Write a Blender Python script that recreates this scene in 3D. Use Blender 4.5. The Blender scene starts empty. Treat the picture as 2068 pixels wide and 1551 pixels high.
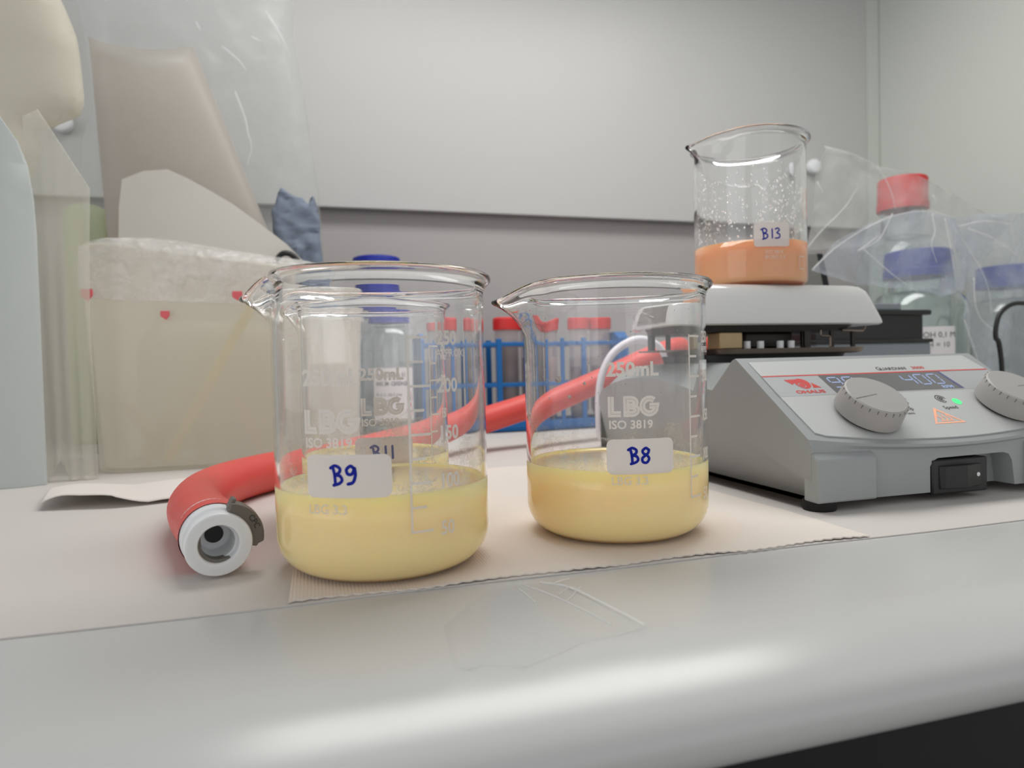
import bpy, bmesh, math, random
from mathutils import Vector, Matrix, noise

# ------------------------------------------------------------------ camera, world, lights, exposure
SC = bpy.context.scene
COL = SC.collection
Z0 = 900.0                                   # bench top stands 900 mm above the floor; all lengths below in mm

def W(p):
    return Vector((p[0] * .001, p[1] * .001, (p[2] + Z0) * .001))

YAW, PITCH, ROLL = math.radians(16.4), .0268, .0243
cam = bpy.data.cameras.new('camera')
cam.sensor_width = 36.0
cam.lens = 1380.0 / 2068.0 * 36.0
cam.clip_start, cam.clip_end = .005, 50
cam.dof.use_dof = True
cam.dof.focus_distance = .262
cam.dof.aperture_fstop = cam.lens / 1.7
cam.dof.aperture_blades = 0
camo = bpy.data.objects.new('camera', cam)
COL.objects.link(camo)
camo.matrix_world = (Matrix.Translation(W((0, 0, 65.25))) @ Matrix.Rotation(-YAW, 4, 'Z') @
                     Matrix.Rotation(math.pi / 2 - PITCH, 4, 'X') @ Matrix.Rotation(-ROLL, 4, 'Z'))
SC.camera = camo

SC.view_settings.view_transform = 'Standard'
SC.view_settings.look = 'None'
SC.view_settings.gamma = 1
SC.view_settings.use_curve_mapping = False
SC.view_settings.exposure = 0.15
SC.cycles.max_bounces = 24
SC.cycles.transmission_bounces = 20
SC.cycles.transparent_max_bounces = 32
SC.cycles.glossy_bounces = 8
SC.cycles.diffuse_bounces = 5
SC.cycles.sample_clamp_indirect = 12

world = bpy.data.worlds.new('world')
SC.world = world
world.use_nodes = True
wn = world.node_tree.nodes
bg = wn['Background']
tc = wn.new('ShaderNodeTexCoord')
sep = wn.new('ShaderNodeSeparateXYZ')
rmp = wn.new('ShaderNodeValToRGB')
mr = wn.new('ShaderNodeMapRange')
mr.inputs['From Min'].default_value, mr.inputs['From Max'].default_value = -1, 1
world.node_tree.links.new(tc.outputs['Generated'], sep.inputs[0])
world.node_tree.links.new(sep.outputs['Z'], mr.inputs['Value'])
world.node_tree.links.new(mr.outputs[0], rmp.inputs[0])
world.node_tree.links.new(rmp.outputs[0], bg.inputs['Color'])
rmp.color_ramp.elements[0].color = (.22, .215, .21, 1)
rmp.color_ramp.elements[0].position = .3
rmp.color_ramp.elements[1].color = (.68, .68, .68, 1)
rmp.color_ramp.elements[1].position = .52
e = rmp.color_ramp.elements.new(.7)
e.color = (.3, .305, .31, 1)
rmp.color_ramp.elements[1].position = .5
bg.inputs['Strength'].default_value = 1.15

def area(name, loc, target, sx, sy, power, color=(1, 1, 1)):
    l = bpy.data.lights.new(name, 'AREA')
    l.shape = 'RECTANGLE'
    l.size, l.size_y = sx * .001, sy * .001
    l.energy, l.color = power, color
    o = bpy.data.objects.new(name, l)
    COL.objects.link(o)
    o.location = W(loc)
    o.rotation_euler = (W(target) - W(loc)).to_track_quat('-Z', 'Y').to_euler()
    return o

area('hood_lamp', (250, 470, 620), (250, 390, 0), 640, 220, 3.0, (1, .985, .96))
area('fill_light', (-1700, -700, 620), (100, 300, 80), 1500, 1100, 4.6, (.985, .99, 1))  # added soft fill from the left, brightens left-facing sides; no window there
area('fill_light', (700, -1700, 560), (200, 350, 80), 1500, 1100, 1.2, (.985, .99, 1))  # added weak fill from behind the camera, not a real window

# ------------------------------------------------------------------ materials
def lin(c):
    f = lambda v: v / 12.92 if v <= .04045 else ((v + .055) / 1.055) ** 2.4
    return tuple(f(x / 255.0) for x in c) + (1,)

def mat(name, rgb, rough=.5, metal=0, spec=.5, bump=None, sss=None, emit=None, coat=0, var=None):
    """rgb in display values; bump=(scale per metre, strength, distance mm); var=(scale, amount) mottles the colour a little."""
    m = bpy.data.materials.new(name)
    m.use_nodes = True
    nt = m.node_tree
    b = nt.nodes['Principled BSDF']
    b.inputs['Base Color'].default_value = lin(rgb)
    b.inputs['Roughness'].default_value = rough
    b.inputs['Metallic'].default_value = metal
    b.inputs['Specular IOR Level'].default_value = spec
    b.inputs['Coat Weight'].default_value = coat
    if sss:
        b.inputs['Subsurface Weight'].default_value = 1
        b.inputs['Subsurface Radius'].default_value = sss
        b.inputs['Subsurface Scale'].default_value = .001
    if emit:
        b.inputs['Emission Color'].default_value = lin(emit[0])
        b.inputs['Emission Strength'].default_value = emit[1]
    t = nt.nodes.new('ShaderNodeTexCoord')
    if var:
        n = nt.nodes.new('ShaderNodeTexNoise')
        n.inputs['Scale'].default_value = var[0]
        n.inputs['Detail'].default_value = 4
        r = nt.nodes.new('ShaderNodeMapRange')
        r.inputs['To Min'].default_value, r.inputs['To Max'].default_value = 1 - var[1], 1 + var[1]
        mx = nt.nodes.new('ShaderNodeVectorMath')
        mx.operation = 'SCALE'
        mx.inputs[0].default_value = lin(rgb)[:3]
        nt.links.new(t.outputs['Object'], n.inputs['Vector'])
        nt.links.new(n.outputs[0], r.inputs['Value'])
        nt.links.new(r.outputs[0], mx.inputs['Scale'])
        nt.links.new(mx.outputs[0], b.inputs['Base Color'])
    if bump:
        n = nt.nodes.new('ShaderNodeTexNoise')
        n.inputs['Scale'].default_value = bump[0]
        n.inputs['Detail'].default_value = 3
        bp = nt.nodes.new('ShaderNodeBump')
        bp.inputs['Strength'].default_value = bump[1]
        bp.inputs['Distance'].default_value = bump[2] * .001
        nt.links.new(t.outputs['Object'], n.inputs['Vector'])
        nt.links.new(n.outputs[0], bp.inputs['Height'])
        nt.links.new(bp.outputs[0], b.inputs['Normal'])
    return m

def glass(name, rgb=(255, 255, 255), ior=1.47, rough=0.0):
    m = bpy.data.materials.new(name)
    m.use_nodes = True
    nt = m.node_tree
    nt.nodes.remove(nt.nodes['Principled BSDF'])
    g = nt.nodes.new('ShaderNodeBsdfGlass')
    g.inputs['Color'].default_value = lin(rgb)
    g.inputs['IOR'].default_value = ior
    g.inputs['Roughness'].default_value = rough
    nt.links.new(g.outputs[0], nt.nodes['Material Output'].inputs['Surface'])
    return m

def film(name, rgb, opacity, rough=.2, bump=None, mottle=None, trans=.5, spec=.5):
    """thin plastic: part see-through, part milky (diffuse + translucent), with a sheen and crinkles."""
    m = bpy.data.materials.new(name)
    m.use_nodes = True
    nt = m.node_tree
    L = nt.links.new
    b = nt.nodes['Principled BSDF']
    b.inputs['Base Color'].default_value = lin(rgb)
    b.inputs['Roughness'].default_value = rough
    b.inputs['Specular IOR Level'].default_value = spec
    tl = nt.nodes.new('ShaderNodeBsdfTranslucent')
    tl.inputs['Color'].default_value = lin(rgb)
    tp = nt.nodes.new('ShaderNodeBsdfTransparent')
    m1, m2 = nt.nodes.new('ShaderNodeMixShader'), nt.nodes.new('ShaderNodeMixShader')
    m1.inputs[0].default_value = trans
    m2.inputs[0].default_value = opacity
    L(b.outputs[0], m1.inputs[1]); L(tl.outputs[0], m1.inputs[2])
    L(tp.outputs[0], m2.inputs[1]); L(m1.outputs[0], m2.inputs[2])
    L(m2.outputs[0], nt.nodes['Material Output'].inputs['Surface'])
    t = nt.nodes.new('ShaderNodeTexCoord')
    if mottle:
        n = nt.nodes.new('ShaderNodeTexNoise')
        n.inputs['Scale'].default_value = mottle[0]
        n.inputs['Detail'].default_value = 5
        r = nt.nodes.new('ShaderNodeMapRange')
        r.inputs['From Min'].default_value, r.inputs['From Max'].default_value = .3, .7
        r.inputs['To Min'].default_value, r.inputs['To Max'].default_value = mottle[1], mottle[2]
        L(t.outputs['Object'], n.inputs['Vector']); L(n.outputs[0], r.inputs['Value']); L(r.outputs[0], m2.inputs[0])
    if bump:
        n = nt.nodes.new('ShaderNodeTexNoise')
        n.noise_dimensions = '3D'
        n.noise_type = 'RIDGED_MULTIFRACTAL' if bump[3:] else 'FBM'
        n.inputs['Scale'].default_value = bump[0]
        n.inputs['Detail'].default_value = 4
        n.inputs['Distortion'].default_value = .6
        bp = nt.nodes.new('ShaderNodeBump')
        bp.inputs['Strength'].default_value = bump[1]
        bp.inputs['Distance'].default_value = bump[2] * .001
        L(t.outputs['Object'], n.inputs['Vector']); L(n.outputs[0], bp.inputs['Height']); L(bp.outputs[0], b.inputs['Normal'])
    return m

M = {}
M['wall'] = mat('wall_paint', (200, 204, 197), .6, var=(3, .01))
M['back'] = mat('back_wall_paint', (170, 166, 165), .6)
M['board'] = mat('white_baffle', (187, 187, 185), .42, var=(6, .008))
M['bench'] = mat('bench_laminate', (199, 199, 197), .24, bump=(2600, .04, .1), var=(8, .008))
M['dark'] = mat('black_cabinet', (14, 14, 15), .6)
M['greydoor'] = mat('grey_cabinet_door', (120, 118, 115), .5)
M['floor'] = mat('floor_vinyl', (120, 120, 120), .6)
M['glass'] = glass('borosilicate_glass', ior=1.43)
M['bottleglass'] = glass('bottle_glass', (251, 253, 253))
M['white_print'] = film('white_enamel_print', (246, 241, 234), .96, .55, trans=.35)
M['sticker'] = film('white_sticker', (244, 238, 234), .985, .55, trans=.3)
M['ink'] = mat('blue_marker_ink', (6, 30, 150), .5, spec=.2)
M['black_ink'] = mat('black_ink', (40, 40, 44), .5)
M['red_ink'] = mat('red_ink', (205, 62, 60), .5)
M['cream'] = mat('cream_liquid', (255, 224, 166), .06, spec=.5, sss=(14, 10, 5))
M['orange'] = mat('orange_liquid', (226, 168, 126), .06, spec=.5, sss=(11, 7, 4))
M['red_hose'] = mat('red_rubber', (222, 84, 77), .42, bump=(900, .06, .3), spec=.4)
M['white_plastic'] = mat('white_plastic', (232, 234, 236), .3, sss=(1, 1, 1))
M['grey_latch'] = mat('dark_grey_plastic', (104, 99, 92), .42, bump=(1500, .05, .2))
M['bore'] = mat('dark_bore', (28, 24, 24), .5)
M['housing'] = mat('grey_housing', (154, 158, 158), .5, bump=(4000, .12, .08))
M['panel'] = mat('light_panel', (188, 190, 188), .45)
M['panel_band'] = mat('grey_panel_band', (172, 175, 176), .45)
M['lcd'] = mat('lcd_window', (108, 107, 108), .25)
M['lcd_edge'] = mat('lcd_edge', (78, 82, 128), .3)
M['seg'] = mat('lcd_segments', (165, 182, 222), .4, emit=((150, 175, 230), .12))
M['led'] = mat('green_led', (70, 225, 130), .3, emit=((60, 225, 120), .7))
M['warn'] = mat('orange_lit_symbol', (238, 178, 148), .4, emit=((250, 150, 95), .22))
M['knob'] = mat('grey_knob', (164, 161, 158), .48)
M['groove'] = mat('knob_groove', (112, 109, 106), .6)
M['black'] = mat('black_plastic', (20, 20, 21), .42)
M['rubber'] = mat('black_rubber', (16, 16, 16), .75)
M['enamel'] = mat('white_enamel', (210, 209, 207), .1, coat=.4)
M['steel'] = mat('brown_steel', (128, 116, 106), .38, metal=.85)
M['grey_flank'] = mat('flank_grey', (150, 145, 138), .45, metal=.5)
M['brass'] = mat('brass_block', (168, 146, 112), .45, metal=.6)
M['darkmetal'] = mat('dark_metal', (52, 48, 46), .45, metal=.6)
M['slate'] = mat('slate_collar', (70, 71, 72), .55)
M['paper'] = mat('bench_liner_paper', (206, 201, 196), .75, bump=(500, .1, .25), var=(14, .012))
M['tissue'] = mat('tissue_paper', (226, 219, 213), .8)
M['blue'] = mat('blue_rack_plastic', (10, 102, 172), .45)
M['redcap'] = mat('red_cap', (206, 44, 44), .42)
M['bluecap'] = mat('blue_cap', (18, 36, 150), .4)
M['label_white'] = mat('bottle_label', (226, 222, 224), .6)
M['tube'] = film('tube_plastic', (232, 222, 220), .28, .2, trans=.4)
M['tube_fill'] = mat('pale_pink_sediment', (204, 176, 172), .5)
M['tube_dark'] = mat('dark_sediment', (24, 20, 24), .5)
M['tube_violet'] = mat('violet_sediment', (120, 104, 128), .5)
M['cable_white'] = mat('white_cable', (232, 228, 236), .35)
M['cable_black'] = mat('black_cable', (18, 18, 19), .4)
M['tape'] = film('clear_tape', (235, 235, 232), .10, .06, trans=.1, spec=.6)
M['tape_glint'] = film('tape_glint', (252, 252, 252), .55, .08, trans=.3)  # near-white film for the glints along the tape
M['film_clear'] = film('clear_film', (232, 236, 234), .16, .12, bump=(26, .55, 5, 1), mottle=(14, .06, .26), trans=.45)
M['film_tub'] = film('frosted_tub', (238, 234, 222), .5, .3, trans=.35)
M['film_wrap'] = film('cling_film', (244, 242, 240), .30, .12, bump=(90, .9, 5, 1), mottle=(60, .12, .6), trans=.25)
M['film_panel'] = film('frosted_panel', (218, 225, 224), .88, .35, trans=.3)
M['film_beige'] = film('beige_film', (222, 218, 203), .74, .65, mottle=(9, .66, .82), trans=.35)
M['film_drape'] = film('thin_film_drape', (238, 236, 224), .36, .35, trans=.35)
M['film_cone'] = film('beige_tube_film', (212, 206, 198), .5, .35, mottle=(7, .42, .6), trans=.4)
M['film_sheet'] = film('white_sheet', (224, 221, 214), .92, .5, trans=.2)
M['film_blue'] = film('bluish_bag_film', (212, 219, 228), .3, .12, bump=(34, .8, 6, 1), mottle=(26, .12, .5), trans=.25)
M['film_bag'] = film('clear_bag_film', (228, 228, 224), .22, .1, bump=(24, .8, 6, 1), mottle=(16, .08, .38), trans=.25)
M['glint_tube'] = film('film_glint', (250, 250, 250), .42, .1, trans=.2)  # near-white film standing in for highlights along bag folds
M['cloth'] = mat('blue_grey_cloth', (116, 126, 142), .8, bump=(200, .25, 1))
M['cloth_dark'] = mat('dark_blue_cloth', (46, 52, 66), .8)
M['greenish'] = film('pale_green_plastic', (196, 208, 160), .9, .4, trans=.35)
M['amber'] = mat('orange_plastic', (206, 140, 10), .4)
M['yellow'] = film('pale_yellow_plastic', (240, 226, 110), .95, .4, trans=.3)
M['greybox'] = mat('grey_device', (136, 134, 126), .5)
M['greydev'] = mat('blue_grey_device', (132, 138, 144), .45)
M['red_clip'] = mat('red_clip', (222, 100, 108), .5)
M['pale_content'] = film('pale_contents', (222, 206, 192), .6, .5)

# embossed paper towel: little raised dots in a regular pattern
def towel_mat():
    m = mat('embossed_towel', (226, 217, 208), .8)
    nt = m.node_tree
    L = nt.links.new
    t = nt.nodes.new('ShaderNodeTexCoord')
    mp = nt.nodes.new('ShaderNodeMapping')
    mp.inputs['Rotation'].default_value = (0, 0, math.radians(45))
    mp.inputs['Scale'].default_value = (4300, 4300, 0)
    sx = nt.nodes.new('ShaderNodeSeparateXYZ')
    L(t.outputs['Object'], mp.inputs[0]); L(mp.outputs[0], sx.inputs[0])
    s1, s2, mu = (nt.nodes.new('ShaderNodeMath') for _ in range(3))
    s1.operation = s2.operation = 'SINE'; mu.operation = 'MULTIPLY'
    L(sx.outputs[0], s1.inputs[0]); L(sx.outputs[1], s2.inputs[0]); L(s1.outputs[0], mu.inputs[0]); L(s2.outputs[0], mu.inputs[1])
    bp = nt.nodes.new('ShaderNodeBump')
    bp.inputs['Strength'].default_value = .5
    bp.inputs['Distance'].default_value = .0001
    L(mu.outputs[0], bp.inputs['Height']); L(bp.outputs[0], nt.nodes['Principled BSDF'].inputs['Normal'])
    return m
M['towel'] = towel_mat()

# milky residue with holes, on the inner wall above the liquid
def residue_mat(name, rgb, lo, hi, scale):
    m = film(name, rgb, .5, .4, trans=.3)
    nt = m.node_tree
    L = nt.links.new
    mix = [n for n in nt.nodes if n.type == 'MIX_SHADER' and n.inputs[2].links[0].from_node.type == 'MIX_SHADER'][0]
    t = nt.nodes.new('ShaderNodeTexCoord')
    n1 = nt.nodes.new('ShaderNodeTexNoise'); n1.inputs['Scale'].default_value = scale; n1.inputs['Detail'].default_value = 6
    n1.inputs['Roughness'].default_value = .7
    n2 = nt.nodes.new('ShaderNodeTexNoise'); n2.inputs['Scale'].default_value = scale * .12; n2.inputs['Detail'].default_value = 2
    ad = nt.nodes.new('ShaderNodeMath'); ad.operation = 'ADD'
    r = nt.nodes.new('ShaderNodeMapRange')
    r.inputs['From Min'].default_value, r.inputs['From Max'].default_value = lo, hi
    r.inputs['To Min'].default_value, r.inputs['To Max'].default_value = 0, .42
    L(t.outputs['Object'], n1.inputs['Vector']); L(t.outputs['Object'], n2.inputs['Vector'])
    L(n1.outputs[0], ad.inputs[0]); L(n2.outputs[0], ad.inputs[1]); L(ad.outputs[0], r.inputs['Value']); L(r.outputs[0], mix.inputs[0])
    return m
M['residue'] = residue_mat('dried_foam', (240, 232, 220), 1.02, 1.22, 900)
M['froth'] = residue_mat('froth_film', (240, 232, 222), .92, 1.18, 700)

# ------------------------------------------------------------------ mesh helpers
ROOT = {}                                    # world position (mm) of each thing's base

class MB:
    def __init__(s): s.v, s.f = [], []
    def add(s, vs, fs):
        n = len(s.v); s.v += [tuple(p) for p in vs]; s.f += [tuple(n + i for i in f) for f in fs]; return s
    def box(s, x0, x1, y0, y1, z0, z1):
        return s.add([(x, y, z) for z in (z0, z1) for y in (y0, y1) for x in (x0, x1)],
                     [(0, 2, 3, 1), (4, 5, 7, 6), (0, 1, 5, 4), (2, 6, 7, 3), (0, 4, 6, 2), (1, 3, 7, 5)])
    def lathe(s, prof, c=(0, 0, 0), n=64, axis=None, closed=False):
        """profile of (r, z) pairs turned about the z axis (or about axis, a unit vector) through c."""
        a = Vector(axis).normalized() if axis is not None else Vector((0, 0, 1))
        u = a.orthogonal().normalized() if axis is not None else Vector((1, 0, 0))
        w = a.cross(u)
        base = len(s.v); rows = []
        for r, z in prof:
            if r < 1e-6:
                s.v.append(tuple(Vector(c) + a * z)); rows.append([len(s.v) - 1] * n)
            else:
                st = len(s.v)
                for k in range(n):
                    t = 2 * math.pi * k / n
                    s.v.append(tuple(Vector(c) + a * z + u * (r * math.cos(t)) + w * (r * math.sin(t))))
                rows.append(list(range(st, st + n)))
        pairs = list(zip(rows, rows[1:])) + ([(rows[-1], rows[0])] if closed else [])
        for A, B in pairs:
            for k in range(n):
                q = [A[k], A[(k + 1) % n], B[(k + 1) % n], B[k]]
                d = [x for i, x in enumerate(q) if x not in q[:i]]
                if len(d) > 2: s.f.append(tuple(d))
        return s
    def loft(s, rings, cap=True, closed=True):
        n = len(rings[0]); st = len(s.v)
        for r in rings: s.v += [tuple(p) for p in r]
        for i in range(len(rings) - 1):
            for k in range(n if closed else n - 1):
                a, b = st + i * n + k, st + i * n + (k + 1) % n
                s.f.append((a, b, b + n, a + n))
        if cap:
            s.f.append(tuple(st + k for k in reversed(range(n))))
            s.f.append(tuple(st + (len(rings) - 1) * n + k for k in range(n)))
        return s
    def tube(s, pts, r, n=20, smooth=6, cap=True):
        P = catmull(pts, smooth) if smooth else [Vector(p) for p in pts]
        rings = []; up = None
        for i, p in enumerate(P):
            t = (P[min(i + 1, len(P) - 1)] - P[max(i - 1, 0)]).normalized()
            if up is None: up = t.orthogonal().normalized()
            up = (up - t * up.dot(t)).normalized()
            w = t.cross(up)
            rr = r[0] + (r[1] - r[0]) * i / (len(P) - 1) if isinstance(r, tuple) else r
            rings.append([p + up * (rr * math.cos(2 * math.pi * k / n)) + w * (rr * math.sin(2 * math.pi * k / n)) for k in range(n)])
        return s.loft(rings, cap)
    def prism(s, poly, fn0, fn1):
        """polygon of 2-D points; fn0 and fn1 map it to the two end faces."""
        n = len(poly)
        return s.add([fn0(*p) for p in poly] + [fn1(*p) for p in poly],
                     [tuple(reversed(range(n))), tuple(range(n, 2 * n))] + [(k, (k + 1) % n, n + (k + 1) % n, n + k) for k in range(n)])

def catmull(pts, k):
    P = [Vector(p) for p in pts]
    if len(P) < 3: return P
    Q = [P[0] * 2 - P[1]] + P + [P[-1] * 2 - P[-2]]
    out = []
    for i in range(1, len(Q) - 2):
        a, b, c, d = Q[i - 1:i + 3]
        for j in range(k):
            t = j / k
            out.append(.5 * ((2 * b) + (c - a) * t + (2 * a - 5 * b + 4 * c - d) * t * t + (3 * b - a - 3 * c + d) * t ** 3))
    return out + [P[-1]]

def link(o, parent=None):
    COL.objects.link(o)
    if parent is not None:
        o.parent = parent

def base_of(vs):
    xs, ys, zs = zip(*vs)
    return ((min(xs) + max(xs)) / 2, (min(ys) + max(ys)) / 2, min(zs))

def obj(name, mb, m, parent=None, smooth=35, bevel=None, subsurf=0, origin=None):
    """links the shapes of mb (an MB or a bmesh in world mm) as ONE mesh object; parts take their thing's base as origin."""
    me = bpy.data.meshes.new(name)
    if isinstance(mb, MB):
        vs = mb.v
    else:
        mb.verts.ensure_lookup_table(); vs = [tuple(v.co) for v in mb.verts]
    if parent is not None:
        o0 = ROOT[parent.name]
    else:
        o0 = origin or base_of(vs)
    loc = [((x - o0[0]) * .001, (y - o0[1]) * .001, (z - o0[2]) * .001) for x, y, z in vs]
    if isinstance(mb, MB):
        me.from_pydata(loc, [], mb.f)
        bm = bmesh.new(); bm.from_mesh(me)
        bmesh.ops.recalc_face_normals(bm, faces=bm.faces)
        bm.to_mesh(me); bm.free()
    else:
        for v, p in zip(mb.verts, loc): v.co = p
        mb.to_mesh(me); mb.free()
    me.materials.append(m)
    if smooth:
        for p in me.polygons: p.use_smooth = True
        if smooth < 180: me.set_sharp_from_angle(angle=math.radians(smooth))
    o = bpy.data.objects.new(name, me)
    link(o, parent)
    if parent is None:
        o.location = W(o0)
    ROOT[o.name] = o0
    if bevel:
        b = o.modifiers.new('bevel', 'BEVEL'); b.width = bevel[0] * .001; b.segments = bevel[1] if len(bevel) > 1 else 2
        b.limit_method = 'ANGLE'; b.angle_limit = math.radians(30)
    if subsurf:
        u = o.modifiers.new('subd', 'SUBSURF'); u.levels = u.render_levels = subsurf
    return o

def tag(o, label, cat, group=None, kind=None):
    o['label'], o['category'] = label, cat
    if group: o['group'] = group
    if kind: o['kind'] = kind
    return o

def thing(name, label, cat, loc, group=None):
    o = bpy.data.objects.new(name, None)
    o.empty_display_size = .01
    COL.objects.link(o)
    o.location = W(loc)
    ROOT[o.name] = tuple(loc)
    return tag(o, label, cat, group)

def struct(o):
    o['kind'] = 'structure'
    return o

def dup(root, loc, label=None):
    r = root.copy(); COL.objects.link(r); r.location = W(loc)
    ROOT[r.name] = tuple(loc)
    if label: r['label'] = label
    for ch in list(root.children):
        c = ch.copy(); COL.objects.link(c); c.parent = r
        for g in list(ch.children):
            d = g.copy(); COL.objects.link(d); d.parent = c
    return r

def rrect(x0, x1, y0, y1, r, n=6):
    out = []
    for cx, cy, a in ((x1 - r, y1 - r, 0), (x0 + r, y1 - r, 90), (x0 + r, y0 + r, 180), (x1 - r, y0 + r, 270)):
        for k in range(n + 1):
            t = math.radians(a + 90 * k / n)
            out.append((cx + r * math.cos(t), cy + r * math.sin(t)))
    return out

# ---- flat lettering: built as 2-D bmeshes, then laid on a plane or round a cylinder
def flat_poly(bm, pts):
    vs = [bm.verts.new((x, y, 0)) for x, y in pts]
    return bm.faces.new(vs)

def ribbon(bm, pts, w, k=5, closed=False, caps=True):
    P = catmull([(x, y, 0) for x, y in pts], k) if k else [Vector((x, y, 0)) for x, y in pts]
    if closed: P.append(P[0].copy())
    L, R = [], []
    for i, p in enumerate(P):
        a = P[i - 1] if i else (P[-2] if closed else p)
        b = P[i + 1] if i < len(P) - 1 else (P[1] if closed else p)
        d1, d2 = (p - a), (b - p)
        if d1.length < 1e-9: d1 = d2
        if d2.length < 1e-9: d2 = d1
        d1, d2 = d1.normalized(), d2.normalized()
        n1, n2 = Vector((-d1.y, d1.x, 0)), Vector((-d2.y, d2.x, 0))
        n = n1 + n2
        n = n / max(n.length_squared / 2, .6) if n.length > .2 else n1
        L.append(bm.verts.new(p + n * w / 2)); R.append(bm.verts.new(p - n * w / 2))
    for i in range(len(P) - 1):
        bm.faces.new((R[i], R[i + 1], L[i + 1], L[i]))
    if caps and not closed:
        for p in (P[0], P[-1]):
            flat_poly(bm, [(p.x + w / 2 * math.cos(t), p.y + w / 2 * math.sin(t)) for t in [2 * math.pi * j / 10 for j in range(10)]])

CAP = [None]
def text_bm(bm, s, x, y, cap, align='LEFT', bold=0.0, sx=1.0, shear=0.0):
    """adds the words s to the flat bmesh, cap = height of a capital in mm."""
    def make(t, off):
        cu = bpy.data.curves.new('t', 'FONT'); cu.body = t; cu.size = 1; cu.align_x = align
        cu.offset = off; cu.resolution_u = 3; cu.shear = shear
        o = bpy.data.objects.new('t', cu); COL.objects.link(o)
        me = bpy.data.meshes.new_from_object(o.evaluated_get(bpy.context.evaluated_depsgraph_get()))
        bpy.data.objects.remove(o); bpy.data.curves.remove(cu)
        return me
    if CAP[0] is None:
        h = make('H', 0); CAP[0] = max(v.co.y for v in h.vertices); bpy.data.meshes.remove(h)
    k = cap / CAP[0]
    me = make(s, bold)
    base = len(bm.verts)
    vs = [bm.verts.new((v.co.x * k * sx + x, v.co.y * k + y, 0)) for v in me.vertices]
    for p in me.polygons:
        try: bm.faces.new([vs[i] for i in p.vertices])
        except ValueError: pass
    bpy.data.meshes.remove(me)

def slice_bm(bm, step, axis=0):
    xs = [v.co[axis] for v in bm.verts]
    x = math.floor(min(xs) / step) * step + step
    no = (1, 0, 0) if axis == 0 else (0, 1, 0)
    while x < max(xs):
        co = (x, 0, 0) if axis == 0 else (0, x, 0)
        bmesh.ops.bisect_plane(bm, geom=bm.verts[:] + bm.edges[:] + bm.faces[:], plane_co=co, plane_no=no)
        x += step

def wrap(bm, cx, cy, z0, R, ang, step=1.2):
    """lays the flat bmesh round a vertical cylinder; x = 0 falls at angle ang."""
    slice_bm(bm, step)
    for v in bm.verts:
        a = ang + v.co.x / R
        v.co = (cx + R * math.cos(a), cy + R * math.sin(a), z0 + v.co.y)
    return bm

def lay(bm, P, e1, e2, h=0):
    P, e1, e2 = Vector(P), Vector(e1), Vector(e2)
    n = e1.cross(e2)
    for v in bm.verts:
        v.co = P + e1 * v.co.x + e2 * v.co.y + n * h
    return bm

def pip(x, z, poly):
    ins = False
    for (x1, z1), (x2, z2) in zip(poly, poly[1:] + poly[:1]):
        if (z1 > z) != (z2 > z) and x < (x2 - x1) * (z - z1) / (z2 - z1) + x1: ins = not ins
    return ins

def edge_dist(x, z, poly):
    best = 1e9
    for (x1, z1), (x2, z2) in zip(poly, poly[1:] + poly[:1]):
        dx, dz = x2 - x1, z2 - z1
        t = max(0, min(1, ((x - x1) * dx + (z - z1) * dz) / (dx * dx + dz * dz + 1e-9)))
        best = min(best, math.hypot(x - x1 - t * dx, z - z1 - t * dz))
    return best

def pillow(poly, Y, tf, tb, reach, res, amp=0, scale=30, seed=0, bend=None, flat=False):
    """a body with outline poly (x, z): bulges tf towards the front and tb to the back, rising over `reach` from the edge,
    crumpled by amp; flat=True gives a plate of thickness tf + tb instead."""
    if not flat:
        poly = [(p.x, p.y) for p in catmull([(x, z, 0) for x, z in poly + poly[:1]], 3)[:-1]]
    bm = bmesh.new()
    f = flat_poly(bm, poly)
    bmesh.ops.triangulate(bm, faces=[f])
    slice_bm(bm, res, 0); slice_bm(bm, res, 1)
    bmesh.ops.remove_doubles(bm, verts=bm.verts, dist=.01)
    flat_v = [(v.co.x, v.co.y) for v in bm.verts]
    faces = [[v.index for v in fc.verts] for fc in bm.faces]
    bm.verts.index_update()
    faces = [[v.index for v in fc.verts] for fc in bm.faces]
    ed = [edge_dist(x, z, poly) for x, z in flat_v]
    bm.free()
    mb = MB()
    idx = ([], [])
    for side, t in ((0, -tf), (1, tb)):
        for (x, z), d in zip(flat_v, ed):
            if side and d < .02 and not flat:
                idx[1].append(idx[0][len(idx[1])]); continue
            k = 1 if flat else (math.sqrt(max(0, 1 - (1 - min(d / reach, 1)) ** 2)))
            c = 0
            if amp:
                q = Vector((x / scale + seed, z / scale, side * (0 if flat else 3.1) + seed))
                c = amp * min(1, .25 + d / reach) * ((1 - abs(noise.noise(q)) * 2) + .5 * (1 - abs(noise.noise(q * 2.3)) * 2))
            y = Y + t * k + c + (bend(x, z) if bend else 0)
            mb.v.append((x, y, z)); idx[side].append(len(mb.v) - 1)
    for fc in faces:
        mb.f.append(tuple(idx[0][i] for i in fc)); mb.f.append(tuple(idx[1][i] for i in reversed(fc)))
    if flat:
        cnt = {}
        for fc in faces:
            for a, b in zip(fc, fc[1:] + fc[:1]):
                cnt.setdefault((min(a, b), max(a, b)), []).append((a, b))
        for e, l in cnt.items():
            if len(l) == 1:
                a, b = l[0]
                mb.f.append((idx[0][a], idx[0][b], idx[1][b], idx[1][a]))
    return mb

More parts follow.
